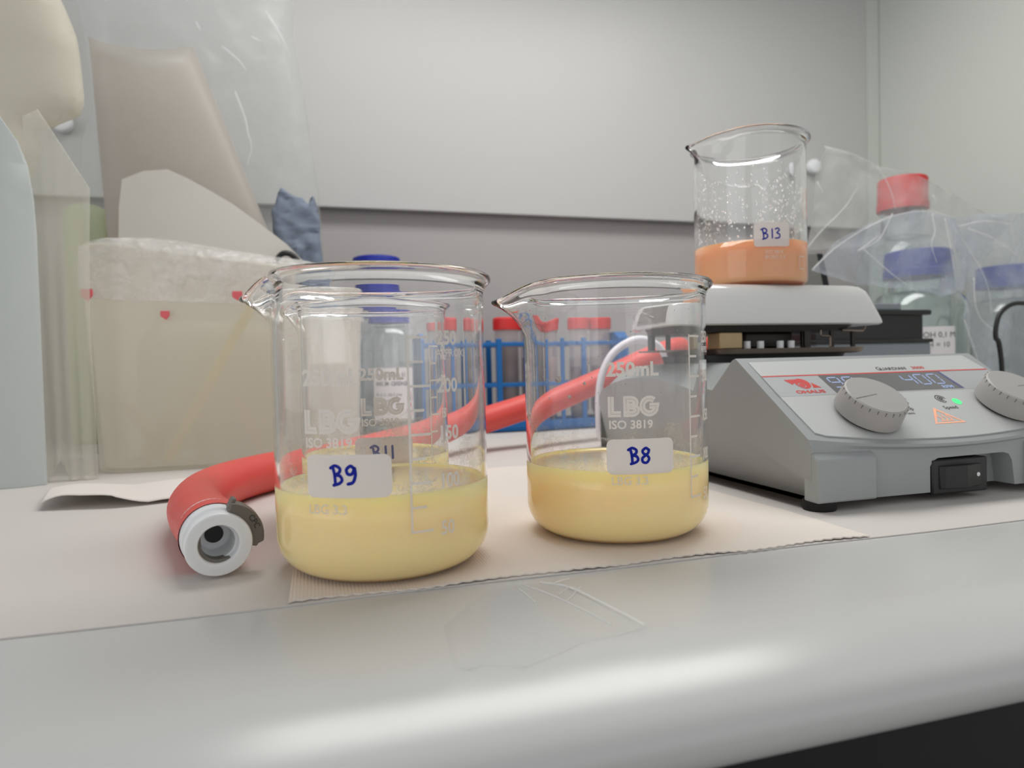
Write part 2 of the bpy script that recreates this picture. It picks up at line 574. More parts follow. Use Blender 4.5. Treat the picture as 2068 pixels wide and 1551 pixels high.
# ------------------------------------------------------------------ the setting
struct(obj('floor', MB().box(-2500, 2500, -2500, 900, -Z0 - 20, -Z0), M['floor'], smooth=0))
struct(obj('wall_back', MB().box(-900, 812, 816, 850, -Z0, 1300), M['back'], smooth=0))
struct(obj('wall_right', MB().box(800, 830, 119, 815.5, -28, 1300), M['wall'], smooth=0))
struct(obj('trim_1', MB().box(775, 799.5, 803, 815.5, .2, 1300), M['wall'], smooth=0, bevel=(1.5,)))

# bench top with a rounded front edge
def bench_profile():
    P = []
    for k in range(9):
        t = math.radians(25 * k / 8)
        P.append((150 - 60 * math.sin(t), -60 + 60 * math.cos(t)))
    cy = P[-1][0] + 8 * math.sin(math.radians(25)); cz = P[-1][1] - 8 * math.cos(math.radians(25))
    for k in range(1, 15):
        t = math.radians(25 + 155 * k / 14)
        P.append((cy - 8 * math.sin(t), cz + 8 * math.cos(t)))
    return [(815.5, 0)] + P + [(815.5, P[-1][1])]
bp = bench_profile()
o = obj('lab_bench_top', MB().prism(bp, lambda y, z: (-900, y, z - .5), lambda y, z: (799, y, z - .5)), M['bench'], smooth=40)
tag(o, 'white laminate lab bench top with a rounded front edge', 'bench')
t = thing('base_cabinet', 'dark cabinet under the front edge of the white bench', 'cabinet', (0, 480, -Z0))
obj('plinth_rail', MB().box(-880, 795, 140, 700, -52, -23), M['dark'], t, smooth=0)
obj('cabinet_door', MB().box(-880, 795, 138, 160, -760, -53), M['greydoor'], t, smooth=0)
obj('carcass', MB().box(-870, 790, 161, 700, -Z0, -53), M['dark'], t, smooth=0)

# white baffle panel on the back wall, held off it by round knobs
t = thing('baffle_panel', 'large white panel hung off the back wall behind everything', 'panel', (0, 804, 250))
obj('panel_sheet', MB().box(-900, 773, 800, 807, 249, 1290), M['board'], t, smooth=0, bevel=(1.2,))
for x, z in ((-232, 321), (675, 330)):
    obj('knob', MB().lathe([(0, -13), (6, -13), (9, -11.5), (10, -8), (9.5, -4), (7, 0)], (x, 800, z), 28, (0, 1, 0)), M['white_plastic'], t)
    obj('standoff', MB().lathe([(6, 7.2), (6, 15.5)], (x, 800, z), 20, (0, 1, 0)), M['white_plastic'], t)

# ------------------------------------------------------------------ papers and tape on the bench
def sheet(poly, z0, z1, wav=0, seed=0, step=6):
    """thin sheet lying on the bench, outline poly (x, y), faintly wavy at its edges."""
    bm = bmesh.new()
    f = flat_poly(bm, poly); bmesh.ops.triangulate(bm, faces=[f])
    slice_bm(bm, step, 0); slice_bm(bm, step, 1)
    bmesh.ops.remove_doubles(bm, verts=bm.verts, dist=.01)
    bm.verts.index_update()
    top = MB(); n = len(bm.verts)
    for k in (0, 1):
        for v in bm.verts:
            d = edge_dist(v.co.x, v.co.y, poly)
            h = wav * max(0, 1 - d / 14) * max(0, .5 + noise.noise(Vector((v.co.x / 16 + seed, v.co.y / 16, seed)))) if wav else 0
            top.v.append((v.co.x, v.co.y, (z1 if k else z0) + h))
    cnt = {}
    for fc in bm.faces:
        ix = [v.index for v in fc.verts]
        top.f.append(tuple(i + n for i in ix)); top.f.append(tuple(reversed(ix)))
        for a, b in zip(ix, ix[1:] + ix[:1]): cnt.setdefault((min(a, b), max(a, b)), []).append((a, b))
    for l in cnt.values():
        if len(l) == 1: a, b = l[0]; top.f.append((a, b, b + n, a + n))
    bm.free()
    return top

rnd = random.Random(4)
o = obj('bench_liner', sheet([(-420, 199)] + [(x, 199.3 + .5 * math.sin(x * .05)) for x in range(-400, 700, 20)] + [(720, 199), (720, 640), (-420, 640)], -.45, 0, step=60), M['paper'])
tag(o, 'smooth white paper liner spread over most of the bench top', 'paper')
edge = [(-8 + k * 2.0, 199.8 + (.9 if k % 2 else 0) + .8 * math.sin(k * .23)) for k in range(101)]
o = obj('paper_towel', sheet(edge + [(193, 232), (190, 300), (186, 420), (-2, 418), (-6, 300)], .05, .5, wav=.5, seed=3, step=8), M['towel'])
tag(o, 'embossed white paper towel under the three yellow-filled beakers', 'paper towel')

# folded tissue in front of the tub
def tissue():
    nx, ny = 44, 14
    front = catmull([(-128, 384, 0), (-112, 381, 0), (-90, 376, 0), (-70, 381, 0), (-52, 388, 0), (-36, 396, 0), (-20, 402, 0), (6, 412, 0)], 12)
    back = catmull([(-140, 440, 0), (-118, 440, 0), (-100, 442, 0), (-80, 444, 0), (-60, 446, 0), (-40, 450, 0), (-20, 452, 0), (8, 456, 0)], 12)
    hf = lambda s: .8 + 5.5 * max(0, math.sin((s + .06) * 3.1 / .42)) * (s < .38) + .8 * math.sin(s * 19) ** 2
    hb = lambda s: 2.0 + 3.2 * abs(math.sin(s * 8.5 + .6)) * (1 - .45 * s)
    mb = MB(); rows = []
    for j in range(ny + 1):
        r = []
        for i in range(nx + 1):
            s = i / nx; k = j / ny
            a, b = front[int(s * (len(front) - 1))], back[int(s * (len(back) - 1))]
            p = a.lerp(b, k)
            z = hf(s) * (1 - k) ** 1.5 + hb(s) * math.sin(k * math.pi * .85) + 1.4 * k * 0 + .4
            r.append((p.x, p.y, max(.35, z)))
        rows.append(r)
    mb.loft(rows, cap=False, closed=False)
    return mb
o = obj('folded_tissue', tissue(), M['tissue'], smooth=180)
m = o.modifiers.new('s', 'SOLIDIFY'); m.thickness = .0004; m.offset = 1
tag(o, 'crumpled white tissue lying in front of the frosted tub', 'tissue')

# torn clear tape at the bench edge
def tape():
    poly = [(48, 194.5), (63.5, 194.3), (70, 191), (74, 176), (78, 151), (70, 149.6), (61, 148.8), (52, 144.6), (43, 141.5), (35, 144.8), (31, 143.6), (28, 146.5), (30.5, 170)]
    bm = bmesh.new(); f = flat_poly(bm, poly); bmesh.ops.triangulate(bm, faces=[f])
    slice_bm(bm, 2.2, 0); slice_bm(bm, 2.2, 1)
    bmesh.ops.remove_doubles(bm, verts=bm.verts, dist=.01)
    for v in bm.verts:
        x, y = v.co.x, v.co.y
        z = -.5 + .12
        if y < 150: a = math.asin(min(1, (150 - y) / 60)); z += -60 + 60 * math.cos(a)
        d = x - (66 + (y - 195) * -.17)
        z += 2.6 * max(0, d / 10) ** 2 + .5 * max(0, noise.noise(Vector((x / 9, y / 12, 4)))) + .55 * max(0, 1 - abs(y - 193) / 6)
        v.co.z = z
    return bm
o = obj('clear_tape_piece', tape(), M['tape'], smooth=180)
m = o.modifiers.new('s', 'SOLIDIFY'); m.thickness = .00008
tag(o, 'torn piece of shiny clear tape stuck at the front of the bench', 'tape')
TP = o
def tz(x, y):
    z = -.3
    if y < 150: a = math.asin(min(1, (150 - y) / 60)); z += -60 + 60 * math.cos(a)
    return (x, y, z + 2.6 * max(0, (x - (66 + (y - 195) * -.17)) / 10) ** 2)
for pts, r in (([(64.5, 194), (67, 191.5), (70, 188), (71.2, 184)], .5), ([(70.8, 186), (72.2, 181), (74, 172), (76, 162), (77.6, 152.5)], .42), ([(66.5, 191), (70, 192.5), (73, 191.5)], .22),
               ([(66, 182), (69, 185), (71, 187)], .22), ([(66.5, 176.5), (69.2, 179.5), (71.6, 182.5), (73.5, 184)], .25), ([(56.6, 193), (57.2, 186), (57.6, 178)], .3), ([(59, 194), (64, 182), (68, 168), (70.5, 156)], .3)):
    obj('ridge_glint', MB().tube([tz(x, y) for x, y in pts], (r, r * .5), 8, 6), M['tape_glint'], TP, smooth=180)  # bright strips: glints on the tape's ridges put in as white film

# ------------------------------------------------------------------ beakers
STROKES = {
    'B': [[(.04, .93), (.16, .5), (.2, .02)], [(-.12, .88), (.2, 1.0), (.52, .86), (.48, .64), (.16, .5)], [(.16, .5), (.52, .46), (.66, .24), (.48, .06), (.08, -.04)]],
    '8': [[(.62, .86), (.4, .97), (.14, .82), (.2, .62), (.5, .48), (.66, .26), (.46, .02), (.16, .06), (.1, .3), (.34, .48), (.58, .64), (.66, .84)]],
    '9': [[(.6, .82), (.36, .98), (.08, .8), (.16, .56), (.44, .56), (.62, .86)], [(.62, .86), (.66, .5), (.5, .12), (.16, .02)]],
    '1': [[(.28, .92), (.3, .06)]],
    '3': [[(.06, .9), (.36, 1.0), (.56, .82), (.26, .56), (.6, .4), (.54, .1), (.06, .04)]],
}
def handwriting(bm, s, h, w, x0, y0):
    x = x0
    for ch in s:
        for st in STROKES[ch]:
            ribbon(bm, [(x + px * h * .82, y0 + py * h) for px, py in st], w, 5)
        x += h * (.5 if ch == '1' else .74)

def letter_strokes(bm, paths, x, y, h, w):
    for pts in paths:
        for off in (-.27, .27):
            P = [Vector((px, py)) for px, py in pts]
            Q = []
            for i, p in enumerate(P):
                d1 = (p - P[i - 1]).normalized() if i else (P[1] - P[0]).normalized()
                d2 = (P[i + 1] - p).normalized() if i < len(P) - 1 else d1
                n1, n2 = Vector((-d1.y, d1.x)), Vector((-d2.y, d2.x))
                nn = (n1 + n2); nn = nn / max(nn.length_squared / 2, .5)
                q = p + nn * (off * w / h)
                Q.append((x + q.x * h, y + q.y * h))
            ribbon(bm, Q, w * .47, 0, caps=False)

def arc(cx, cy, rx, ry, a0, a1, n=14):
    return [(cx + rx * math.cos(math.radians(a0 + (a1 - a0) * k / n)), cy + ry * math.sin(math.radians(a0 + (a1 - a0) * k / n))) for k in range(n + 1)]

def inline_logo(bm, x, y, h):
    w = h * .3
    letter_strokes(bm, [[(.13, 1), (.13, .13), (.62, .13)]], x, y, h, w)
    letter_strokes(bm, [[(.13, 0), (.13, .87)] + arc(.36, .69, .24, .18, 90, -90, 8) + [(.13, .51)],
                        [(.13, .5)] + arc(.4, .315, .26, .185, 90, -90, 8) + [(.0, .13)]], x + .76 * h, y, h, w)
    letter_strokes(bm, [arc(.5, .5, .37, .37, 48, 330, 22) + [(.86, .5), (.5, .5)]], x + 1.56 * h, y, h, w)

def beaker_print(bm, style):
    R = 35.0
    if style == 'brand':
        text_bm(bm, '250mL', -8.4, 60.4, 4.5, bold=.034)
        inline_logo(bm, -7.9, 46.4, 6.9)
        text_bm(bm, 'ISO 3819', -7.9, 42.3, 2.75, bold=.026)
        text_bm(bm, 'LBG 3.3', -7.4, 23.0, 2.7, bold=.012)
        x0 = 24.0
        ribbon(bm, [(x0, 74), (x0, 16.7)], .75, 0)
        for k in range(9):
            z = 73.7 - k * 7.13
            ribbon(bm, [(x0, z), (x0 + (6.4 if k % 2 == 0 else 4.4), z)], .8, 0)
        for k, s in ((0, '250'), (2, '200'), (4, '150'), (6, '100'), (8, '50')):
            text_bm(bm, s, x0 + 9.2, 73.7 - k * 7.13 - 2, 4.0, bold=.03, sx=.88)
        text_bm(bm, 'APPROX', x0 + 9.0, 68.0, 2.2, bold=.01, sx=.9)
    else:
        text_bm(bm, 'ISO 3819', -5.6, 18.0, 2.0)
        text_bm(bm, 'BORO 3.3', -5.6, 15.0, 2.0)
        ribbon(bm, [(25, 17), (19.5, 17), (19.5, 9.5), (25, 9.5)], .5, 0)
    return bm

def make_beaker(label, c, spout, rot, writing, sticker, level, liquid, style='brand', residue='residue', group=None, rmax=None, rc=12.0):
    cx, cy, cz = c
    face = math.atan2(-cy, -cx)
    ang = face + math.radians(rot)
    t = thing('beaker', label, 'beaker', c, group)
    rb = 35 - rc
    prof = [(0, .9), (rb - 7, .7), (rb - 2.5, .25), (rb, 0)]
    prof += [(rb + rc * math.sin(math.radians(a)), rc - rc * math.cos(math.radians(a))) for a in range(12, 91, 13)]
    prof += [(35, z) for z in (20, 40, 60, 70, 76, 79, 82, 85, 88)]
    prof += [(35.3, 90), (35.9, 91.6), (36.7, 92.2), (37.5, 93.0), (37.8, 94.0), (37.4, 95.0), (36.4, 95.5), (35.2, 95.2), (34.3, 94.2), (33.8, 92.6), (33.55, 90.5), (33.5, 88)]
    prof += [(33.5, z) for z in (85, 82, 79, 76, 70, 60, 40, 20, rc)]
    prof += [(rb + (rc - 1.5) * math.sin(math.radians(a)), rc + .1 - (rc - 1.7) * math.cos(math.radians(a))) for a in range(77, 0, -13)]
    prof += [(rb - 3, 1.9), (0, 2.1)]
    mb = MB().lathe(prof, c, 144)
    for i, (x, y, z) in enumerate(mb.v):
        h = z - cz
        if h > 74:
            r, a = math.hypot(x - cx, y - cy), math.atan2(y - cy, x - cx)
            if r < 5: continue
            d = (a - spout + math.pi) % (2 * math.pi) - math.pi
            s = min(1, (h - 74) / 18); s = s * s * (1.6 - .6 * s)
            k = max(0, 1 - abs(d) / .46)
            k = k * k * (1.5 - .5 * k)
            dr = s * (9.8 * k - 1.5 * math.exp(-((abs(d) - .55) / .18) ** 2))
            dz = -4.6 * math.exp(-(d / .27) ** 2) * max(0, (h - 80) / 14)
            mb.v[i] = (cx + (r + dr) * math.cos(a), cy + (r + dr) * math.sin(a), z + dz)
    obj('glass_body', mb, M['glass'], t, smooth=180)
    # milky liquid: seen through the wall it fills the beaker right out to the glass surface
    lp = [(0, 1.4), (rb + rc * .45, 1.6)]
    for a in range(20, 91, 7):
        r_, z_ = rb + (rc + .03) * math.sin(math.radians(a)), rc - (rc + .03) * math.cos(math.radians(a))
        if z_ > 1.7: lp.append((r_, z_))
    lp += [(35.03, 20), (35.03, level + 1.0), (33.2, level + 1.0), (32.6, level + .3), (31, level + .05), (26, level), (0, level)]
    obj('liquid', MB().lathe([(r, z) for r, z in lp], c, 96), M[liquid], t, smooth=180)
    bm = beaker_print(bmesh.new(), style)
    obj('printed_scale', wrap(bm, cx, cy, cz, 35.1, ang), M['white_print'], t, smooth=0)
    # sticker with marker writing
    srot, sz, sw, sh = sticker
    sa = face + math.radians(srot)
    bm = bmesh.new()
    flat_poly(bm, rrect(-sw / 2, sw / 2, -sh / 2, sh / 2, 2.2))
    wrap(bm, cx, cy, cz + sz, 35.16, sa)
    st = obj('sticker', bm, M['sticker'], t, smooth=180)
    bm = bmesh.new()
    h = sh * .43
    n = sum(.5 if q == '1' else .74 for q in writing) * h
    handwriting(bm, writing, h, .95 if style == 'brand' else .85, -n / 2 - .3, -h * .42)
    ROOT[st.name] = ROOT[t.name]
    obj('handwriting', wrap(bm, cx, cy, cz + sz, 35.27, sa, .8), M['ink'], st, smooth=0)
    # residue above the liquid, on the inner wall
    rmb = MB(); rings = []
    for k in range(11):
        z = level + .6 + (rmax or 12) * k / 10
        rings.append([(cx + 33.42 * math.cos(2 * math.pi * j / 96), cy + 33.42 * math.sin(2 * math.pi * j / 96), cz + z) for j in range(96)])
    rmb.loft(rings, cap=False)
    return t, rmb

WALL = math.radians(180 - 16.4)
t, r = make_beaker('glass beaker with sticker B9, front left, holding creamy yellow liquid', (22.8, 233.8, .5), WALL - .02, -26.5, 'B9', (-17.5, 34.0, 26.0, 12.6), 27.0, 'cream', group='beakers of yellow liquid')
obj('foam_residue', r, M['residue'], t, smooth=180)['kind'] = 'stuff'
t, r = make_beaker('glass beaker with sticker B8, right of the B9 beaker, holding creamy yellow liquid', (114.1, 245.7, .5), WALL + .02, 9.3, 'B8', (14.6, 32.6, 24.0, 12.2), 26.6, 'cream', group='beakers of yellow liquid')
obj('foam_residue', r, M['residue'], t, smooth=180)['kind'] = 'stuff'
# splashes on the inside of this beaker
rr = random.Random(11)
mb = MB()
def drop(mb, cx, cy, R, a, z, r, squash=.35):
    n = Vector((math.cos(a), math.sin(a), 0)); u = Vector((-math.sin(a), math.cos(a), 0))
    c = Vector((cx, cy, z)) + n * R
    rings = []
    for k in range(5):
        q = math.pi / 2 * k / 4
        rings.append([c - n * (r * squash * math.sin(q)) + u * (r * math.cos(q) * math.cos(j * math.pi / 5)) + Vector((0, 0, 1)) * (r * math.cos(q) * math.sin(j * math.pi / 5)) for j in range(10)])
    rings[-1] = [c - n * (r * squash)] * 10
    rings[-1] = [p + u * 1e-4 * math.cos(j) + Vector((0, 0, 1e-4 * math.sin(j))) for j, p in enumerate(rings[-1])]
    mb.loft(rings, cap=True)
face8 = math.atan2(-245.7, -114.1)
for dx, z, r in ((-.58, 59.5, 1.35), (-.3, 58, .55), (-.46, 53.3, .65), (-.93, 46, .7), (-1.0, 44, .5), (-.6, 76.5, .4)):
    drop(mb, 114.1, 245.7, 33.5, face8 + math.asin(dx), z + .5, r, .5)
for k in range(90):
    drop(mb, 114.1, 245.7, 33.5, face8 + rr.uniform(-1.2, .9), rr.uniform(42, 84), rr.uniform(.1, .26), .5)
obj('splash_drops', mb, M['white_print'], t, smooth=180)['kind'] = 'stuff'
t, r = make_beaker('glass beaker with sticker B11, standing behind the B9 beaker, holding creamy yellow liquid', (26.5, 309.6, .5), WALL - .03, 4.5, 'B11', (6.5, 31.2, 24.0, 13.0), 27.0, 'cream', group='beakers of yellow liquid', rmax=17)
obj('foam_residue', r, M['froth'], t, smooth=180)['kind'] = 'stuff'

BZ = 111.4
t, r = make_beaker('glass beaker with sticker B13 and orange liquid, standing on the hotplate', (279, 388, BZ), WALL + .32, 24, 'B13', (22.5, 29.6, 22.5, 14.6), 26.0, 'orange', style='boro', residue=None, rmax=14, rc=5.0)
obj('boiled_residue', r, residue_mat('boiled_film', (214, 210, 204), 1.0, 1.2, 260), t, smooth=180)['kind'] = 'stuff'
mb = MB()
f13 = math.atan2(-388, -279)
for k in range(520):
    a = f13 + rr.choice((rr.gauss(-.8, .25), rr.gauss(.65, .25), rr.uniform(-1.3, 1.3)))
    z = BZ + rr.choice((rr.uniform(26, 52), rr.gauss(38, 7), rr.gauss(62, 6)))
    drop(mb, 279, 388, 33.48, a, min(max(z, BZ + 25), BZ + 78), rr.uniform(.22, .75), .55)
obj('condensation_drops', mb, M['glass'], t, smooth=180)['kind'] = 'stuff'

# ------------------------------------------------------------------ hotplate stirrer
HP = thing('hotplate_stirrer', 'grey hotplate stirrer with white enamel plate and two control knobs', 'hotplate', (276, 352, 0))
SL = math.radians(34.26)
PA = Vector((202, 242.3, 31.0)); PE1 = Vector((1, 0, 0)); PE2 = Vector((0, math.cos(SL), math.sin(SL)))
PN = PE1.cross(PE2)
def bow(u): return 1 - ((u - 75) / 75) ** 2
def PP(u, v, h=0): return PA + PE1 * u + PE2 * v + PN * h

def housing():
    st = [0, 1.2, 5, 10, 16, 22, 30, 40, 52, 64, 75, 86, 98, 110, 120, 128, 134, 140, 145, 148.8, 150]
    rings = []
    for u in st:
        e = max(0, min(1, min(u, 150 - u) / 20)); e = e * e * (3 - 2 * e)
        mx = lambda a, b: a + (b - a) * e
        vf = -.5 - 8.0 * bow(u)
        lip = PP(u, vf)
        yf = 240.9 - 1.4 * bow(u)
        ins = 0 if 0 < u < 150 else (8 if u == 0 else -8)
        x = 202 + u
        rings.append([(x + ins, yf, 4), (x, yf, 13), (x, yf, lip.z - 2.6), (x, lip.y + .2, lip.z - 1.2), (x, lip.y + .6, lip.z),
                      tuple(PP(u, 61)), (x, 293.6, 66), (x, 296.5, mx(65, 65.6)), (x, 304, mx(58.5, 64.5)), (x, 314.5, mx(49.8, 63.0)), (x, 330, mx(51.2, 63.6)),
                      (x, 350, mx(53.6, 64)), (x, 370, mx(55.4, 64.2)), (x, 391, mx(56, 64.2)), (x, 415, mx(54.8, 63.6)), (x, 440, mx(51, 62)),
                      (x, 459, mx(46, 58)), (x, 464.4, mx(42, 53)), (x, 465, 36), (x + ins, 465, 4)])
    mb = MB().loft(rings, cap=False)
    n = len(rings[0])
    for side, off in ((0, 0), (1, (len(rings) - 1) * n)):
        x = 202 + (150 if side else 0)
        cr = len(mb.v)
        mb.v += [(x, 280, 24), (x, 320, 32.5), (x, 391, 38)]
        up = [off + i for i in range(1, 19)] + [cr + 2, cr + 1, cr]
        lo = [off + 1, cr, cr + 1, cr + 2, off + 18, off + 19, off]
        mb.f += [tuple(up), tuple(lo)] if side == 0 else [tuple(reversed(up)), tuple(reversed(lo))]
    return mb
body = obj('housing', housing(), M['housing'], HP, smooth=30)
cut = [(264.5, -5), (264.5, 15.5), (266, 18), (269, 19.2), (308, 19.6), (311.5, 18.6), (313.5, 15.5), (316.5, -5)]
cutter = obj('cut', MB().prism(cut, lambda x, z: (x, 225, z), lambda x, z: (x, 250, z)), M['housing'], HP, smooth=0)
bo = body.modifiers.new('b', 'BOOLEAN'); bo.object = cutter; bo.operation = 'DIFFERENCE'; bo.solver = 'EXACT'
bpy.context.view_layer.update()
me = bpy.data.meshes.new_from_object(body.evaluated_get(bpy.context.evaluated_depsgraph_get()))
body.modifiers.clear(); body.data = me
bpy.data.objects.remove(cutter)
me.set_sharp_from_angle(angle=math.radians(30))

def bumper(x0, x1):
    pr = [(237.0, 4.0), (237.0, 21.6), (237.8, 22.8), (241.6, 26.0), (246, 26.6), (246, 4.0)]
    return MB().prism(pr, lambda y, z: (x0, y, z), lambda y, z: (x1 + (22 - z) * .0, y, z))
obj('corner_bumper', bumper(202.1, 233.0), M['housing'], HP, smooth=30, bevel=(1.0, 3))
obj('corner_bumper', bumper(321.0, 351.9), M['housing'], HP, smooth=30, bevel=(1.0, 3))
for x, y in ((209, 244.6), (343, 244.6), (214, 452), (338, 452)):
    obj('foot', MB().lathe([(0, .05), (6.6, .05), (7, .8), (6.8, 4.2), (0, 4.2)], (x, y, 0), 28), M['rubber'], HP)

# rocker switch in its recess
sw = obj('switch_frame', MB().box(265.2, 297.6, 239.0, 250.2, 2.6, 18.4), M['black'], HP, smooth=30, bevel=(.8, 2))
ROOT[sw.name] = ROOT[HP.name]
obj('rocker', MB().prism([(269, 238.6), (271, 237.4), (282, 235.9), (287, 237.6), (294, 238.9), (294, 244), (269, 244)], lambda x, y: (x, y, 5.2), lambda x, y: (x, y, 15.6)), M['black'], sw, smooth=20, bevel=(.4, 2))
obj('switch_mark', MB().lathe([(0, -.2), (.95, -.2), (.95, .6)], (291.0, 238.25, 10.6), 16, (0, 1, 0)), M['white_plastic'], sw)['label'] = 'small white dot on the black switch'

# control panel
sheet_poly = [(5.0, 58.2), (5.0, 30), (5.6, 3.6)] + [(u, 3.2 - 8.0 * bow(u) + .0) for u in range(10, 142, 6)] + [(144.6, 3.6), (146.6, 30), (146.2, 47), (142.6, 60)]
cp = obj('control_panel', MB().prism(sheet_poly, lambda u, v: PP(u, v, -.6), lambda u, v: PP(u, v, .3)), M['panel'], HP, smooth=20)
ROOT[cp.name] = ROOT[HP.name]
def flat_on_panel(name, polys, m, h, parent, label=None):
    bm = bmesh.new()
    for q in polys: flat_poly(bm, q)
    o = obj(name, lay(bm, PA, PE1, PE2, h), m, parent, smooth=0)
    if label: o['label'] = label
    return o
flat_on_panel('grey_band', [[(4.9, 29.5), (146.4, 29.5), (146.3, 45.4), (5.0, 45.4)]], M['panel_band'], .36, cp)
flat_on_panel('red_line', [[(5.0, 45.2), (146.3, 45.6), (146.3, 46.5), (5.0, 46.1)]], M['red_ink'], .44, cp)
lcd = flat_on_panel('display', [[(37.3, 30.4), (113.2, 30.4), (111.0, 45.3), (36.8, 45.3)]], M['lcd'], .46, HP)
ROOT[lcd.name] = ROOT[HP.name]
flat_on_panel('display_edge', [[(113.2, 30.4), (115.6, 30.4), (112.8, 45.3), (111.0, 45.3)]], M['lcd_edge'], .46, lcd)

SEG = {'0': 'abcdef', '4': 'fgbc', '9': 'abcdfg'}
def digit(bm, ch, x, y, w, h):
    g = .5
    S = {'a': ((x + g, y + h), (x + w - g, y + h)), 'b': ((x + w, y + h - g), (x + w, y + h / 2 + g / 2)), 'c': ((x + w, y + h / 2 - g / 2), (x + w, y + g)),
         'd': ((x + g, y), (x + w - g, y)), 'e': ((x, y + g), (x, y + h / 2 - g / 2)), 'f': ((x, y + h / 2 + g / 2), (x, y + h - g)), 'g': ((x + g, y + h / 2), (x + w - g, y + h / 2))}
    for q in SEG[ch]: ribbon(bm, list(S[q]), .75, 0, caps=False)
bm = bmesh.new()
for i, ch in enumerate('90'): digit(bm, ch, 40 + i * 8.6, 35, 6.0, 8.0)
ribbon(bm, [(41, 32.6), (46, 32.6)], .75, 0)
obj('temperature_digits', lay(bm, PA, PE1, PE2, .52), M['seg'], lcd, smooth=0)['label'] = 'pale blue lit digits at the left, half hidden by the knob'
bm = bmesh.new()
for i, ch in enumerate('400'): digit(bm, ch, 84.4 + i * 8.6, 34.8, 6.0, 8.2)
text_bm(bm, 'RPM', 102.6, 30.9, 2.4, bold=.02, sx=1.1)
obj('speed_digits', lay(bm, PA, PE1, PE2, .52), M['seg'], lcd, smooth=0)['label'] = 'pale blue lit digits reading 400 RPM'

bm = bmesh.new()
flat_poly(bm, [(15.0, 42.4), (21.6, 42.6), (19.6, 39.8), (17.6, 38.3)])
ring = [(23.6 + 4.1 * math.cos(k * math.pi / 12), 39.0 + 4.1 * math.sin(k * math.pi / 12)) for k in range(24)]
ring2 = [(22.6 + 2.1 * math.cos(k * math.pi / 12), 37.8 + 1.9 * math.sin(k * math.pi / 12)) for k in range(24)]
ov = [bm.verts.new((x, y, 0)) for x, y in ring]; iv = [bm.verts.new((x, y, 0)) for x, y in ring2]
for k in range(24): bm.faces.new((ov[k], ov[(k + 1) % 24], iv[(k + 1) % 24], iv[k]))
flat_poly(bm, [(22.6 + 1.7 * math.cos(k * math.pi / 12), 37.8 + 1.5 * math.sin(k * math.pi / 12)) for k in range(24)])
flat_poly(bm, [(27.4, 35.4), (32.0, 35.4), (28.8, 39.6)])
text_bm(bm, 'OHAUS', 15.6, 31.4, 2.2, bold=.04, sx=1.5)
obj('maker_logo', lay(bm, PA, PE1, PE2, .44), M['red_ink'], cp, smooth=0)
bm = bmesh.new()
text_bm(bm, 'G', 75.6, 48.0, 2.9, bold=.01, sx=.95); text_bm(bm, 'UARDIAN', 78.2, 48.0, 2.3, bold=.01, sx=1.1)
text_bm(bm, 'TM', 93.6, 49.7, .7)
obj('series_name', lay(bm, PA, PE1, PE2, .4), M['black_ink'], cp, smooth=0)
bm = bmesh.new()
text_bm(bm, 'Speed', 88.2, 14.6, 2.4)
for r in (2.7, 1.6): ribbon(bm, arc(92.8, 22.6, r, r, 0, 300, 18), .45, 0)
ribbon(bm, arc(92.8, 22.6, .7, .7, 0, 360, 10), .5, 0)
obj('speed_caption', lay(bm, PA, PE1, PE2, .4), M['black_ink'], cp, smooth=0)
bm = bmesh.new()
text_bm(bm, 'Temp', 61.6, 15.2, 2.5); text_bm(bm, 'Menu', 62.6, 12.2, 1.7)
obj('temperature_caption', lay(bm, PA, PE1, PE2, .4), M['black_ink'], cp, smooth=0)
bm = bmesh.new(); text_bm(bm, '3000', 98.2, 48.2, 2.3, bold=.01, sx=1.25)
obj('series_number', lay(bm, PA, PE1, PE2, .42), M['red_ink'], cp, smooth=0)['label'] = 'red number on the panel'
flat_on_panel('indicator_lamp', [[(100.5 + 2.3 * math.cos(k * math.pi / 12), 20.0 + 2.3 * math.sin(k * math.pi / 12)) for k in range(24)]], M['led'], .42, HP, 'round green lit indicator')
bm = bmesh.new()
ribbon(bm, [(81.9, 15.0), (73.6, 4.8), (90.2, 4.8)], 1.3, 0, closed=True)
for dx in (-2.6, 0, 2.6): ribbon(bm, [(81.9 + dx, 6.8), (82.5 + dx, 8.0), (81.5 + dx, 9.4), (82.1 + dx, 10.6)], .6, 3)
ribbon(bm, [(78.2, 6.3), (85.6, 6.3)], .5, 0)
obj('hot_surface_symbol', lay(bm, PA, PE1, PE2, .42), M['warn'], HP, smooth=0)['label'] = 'orange lit warning triangle'

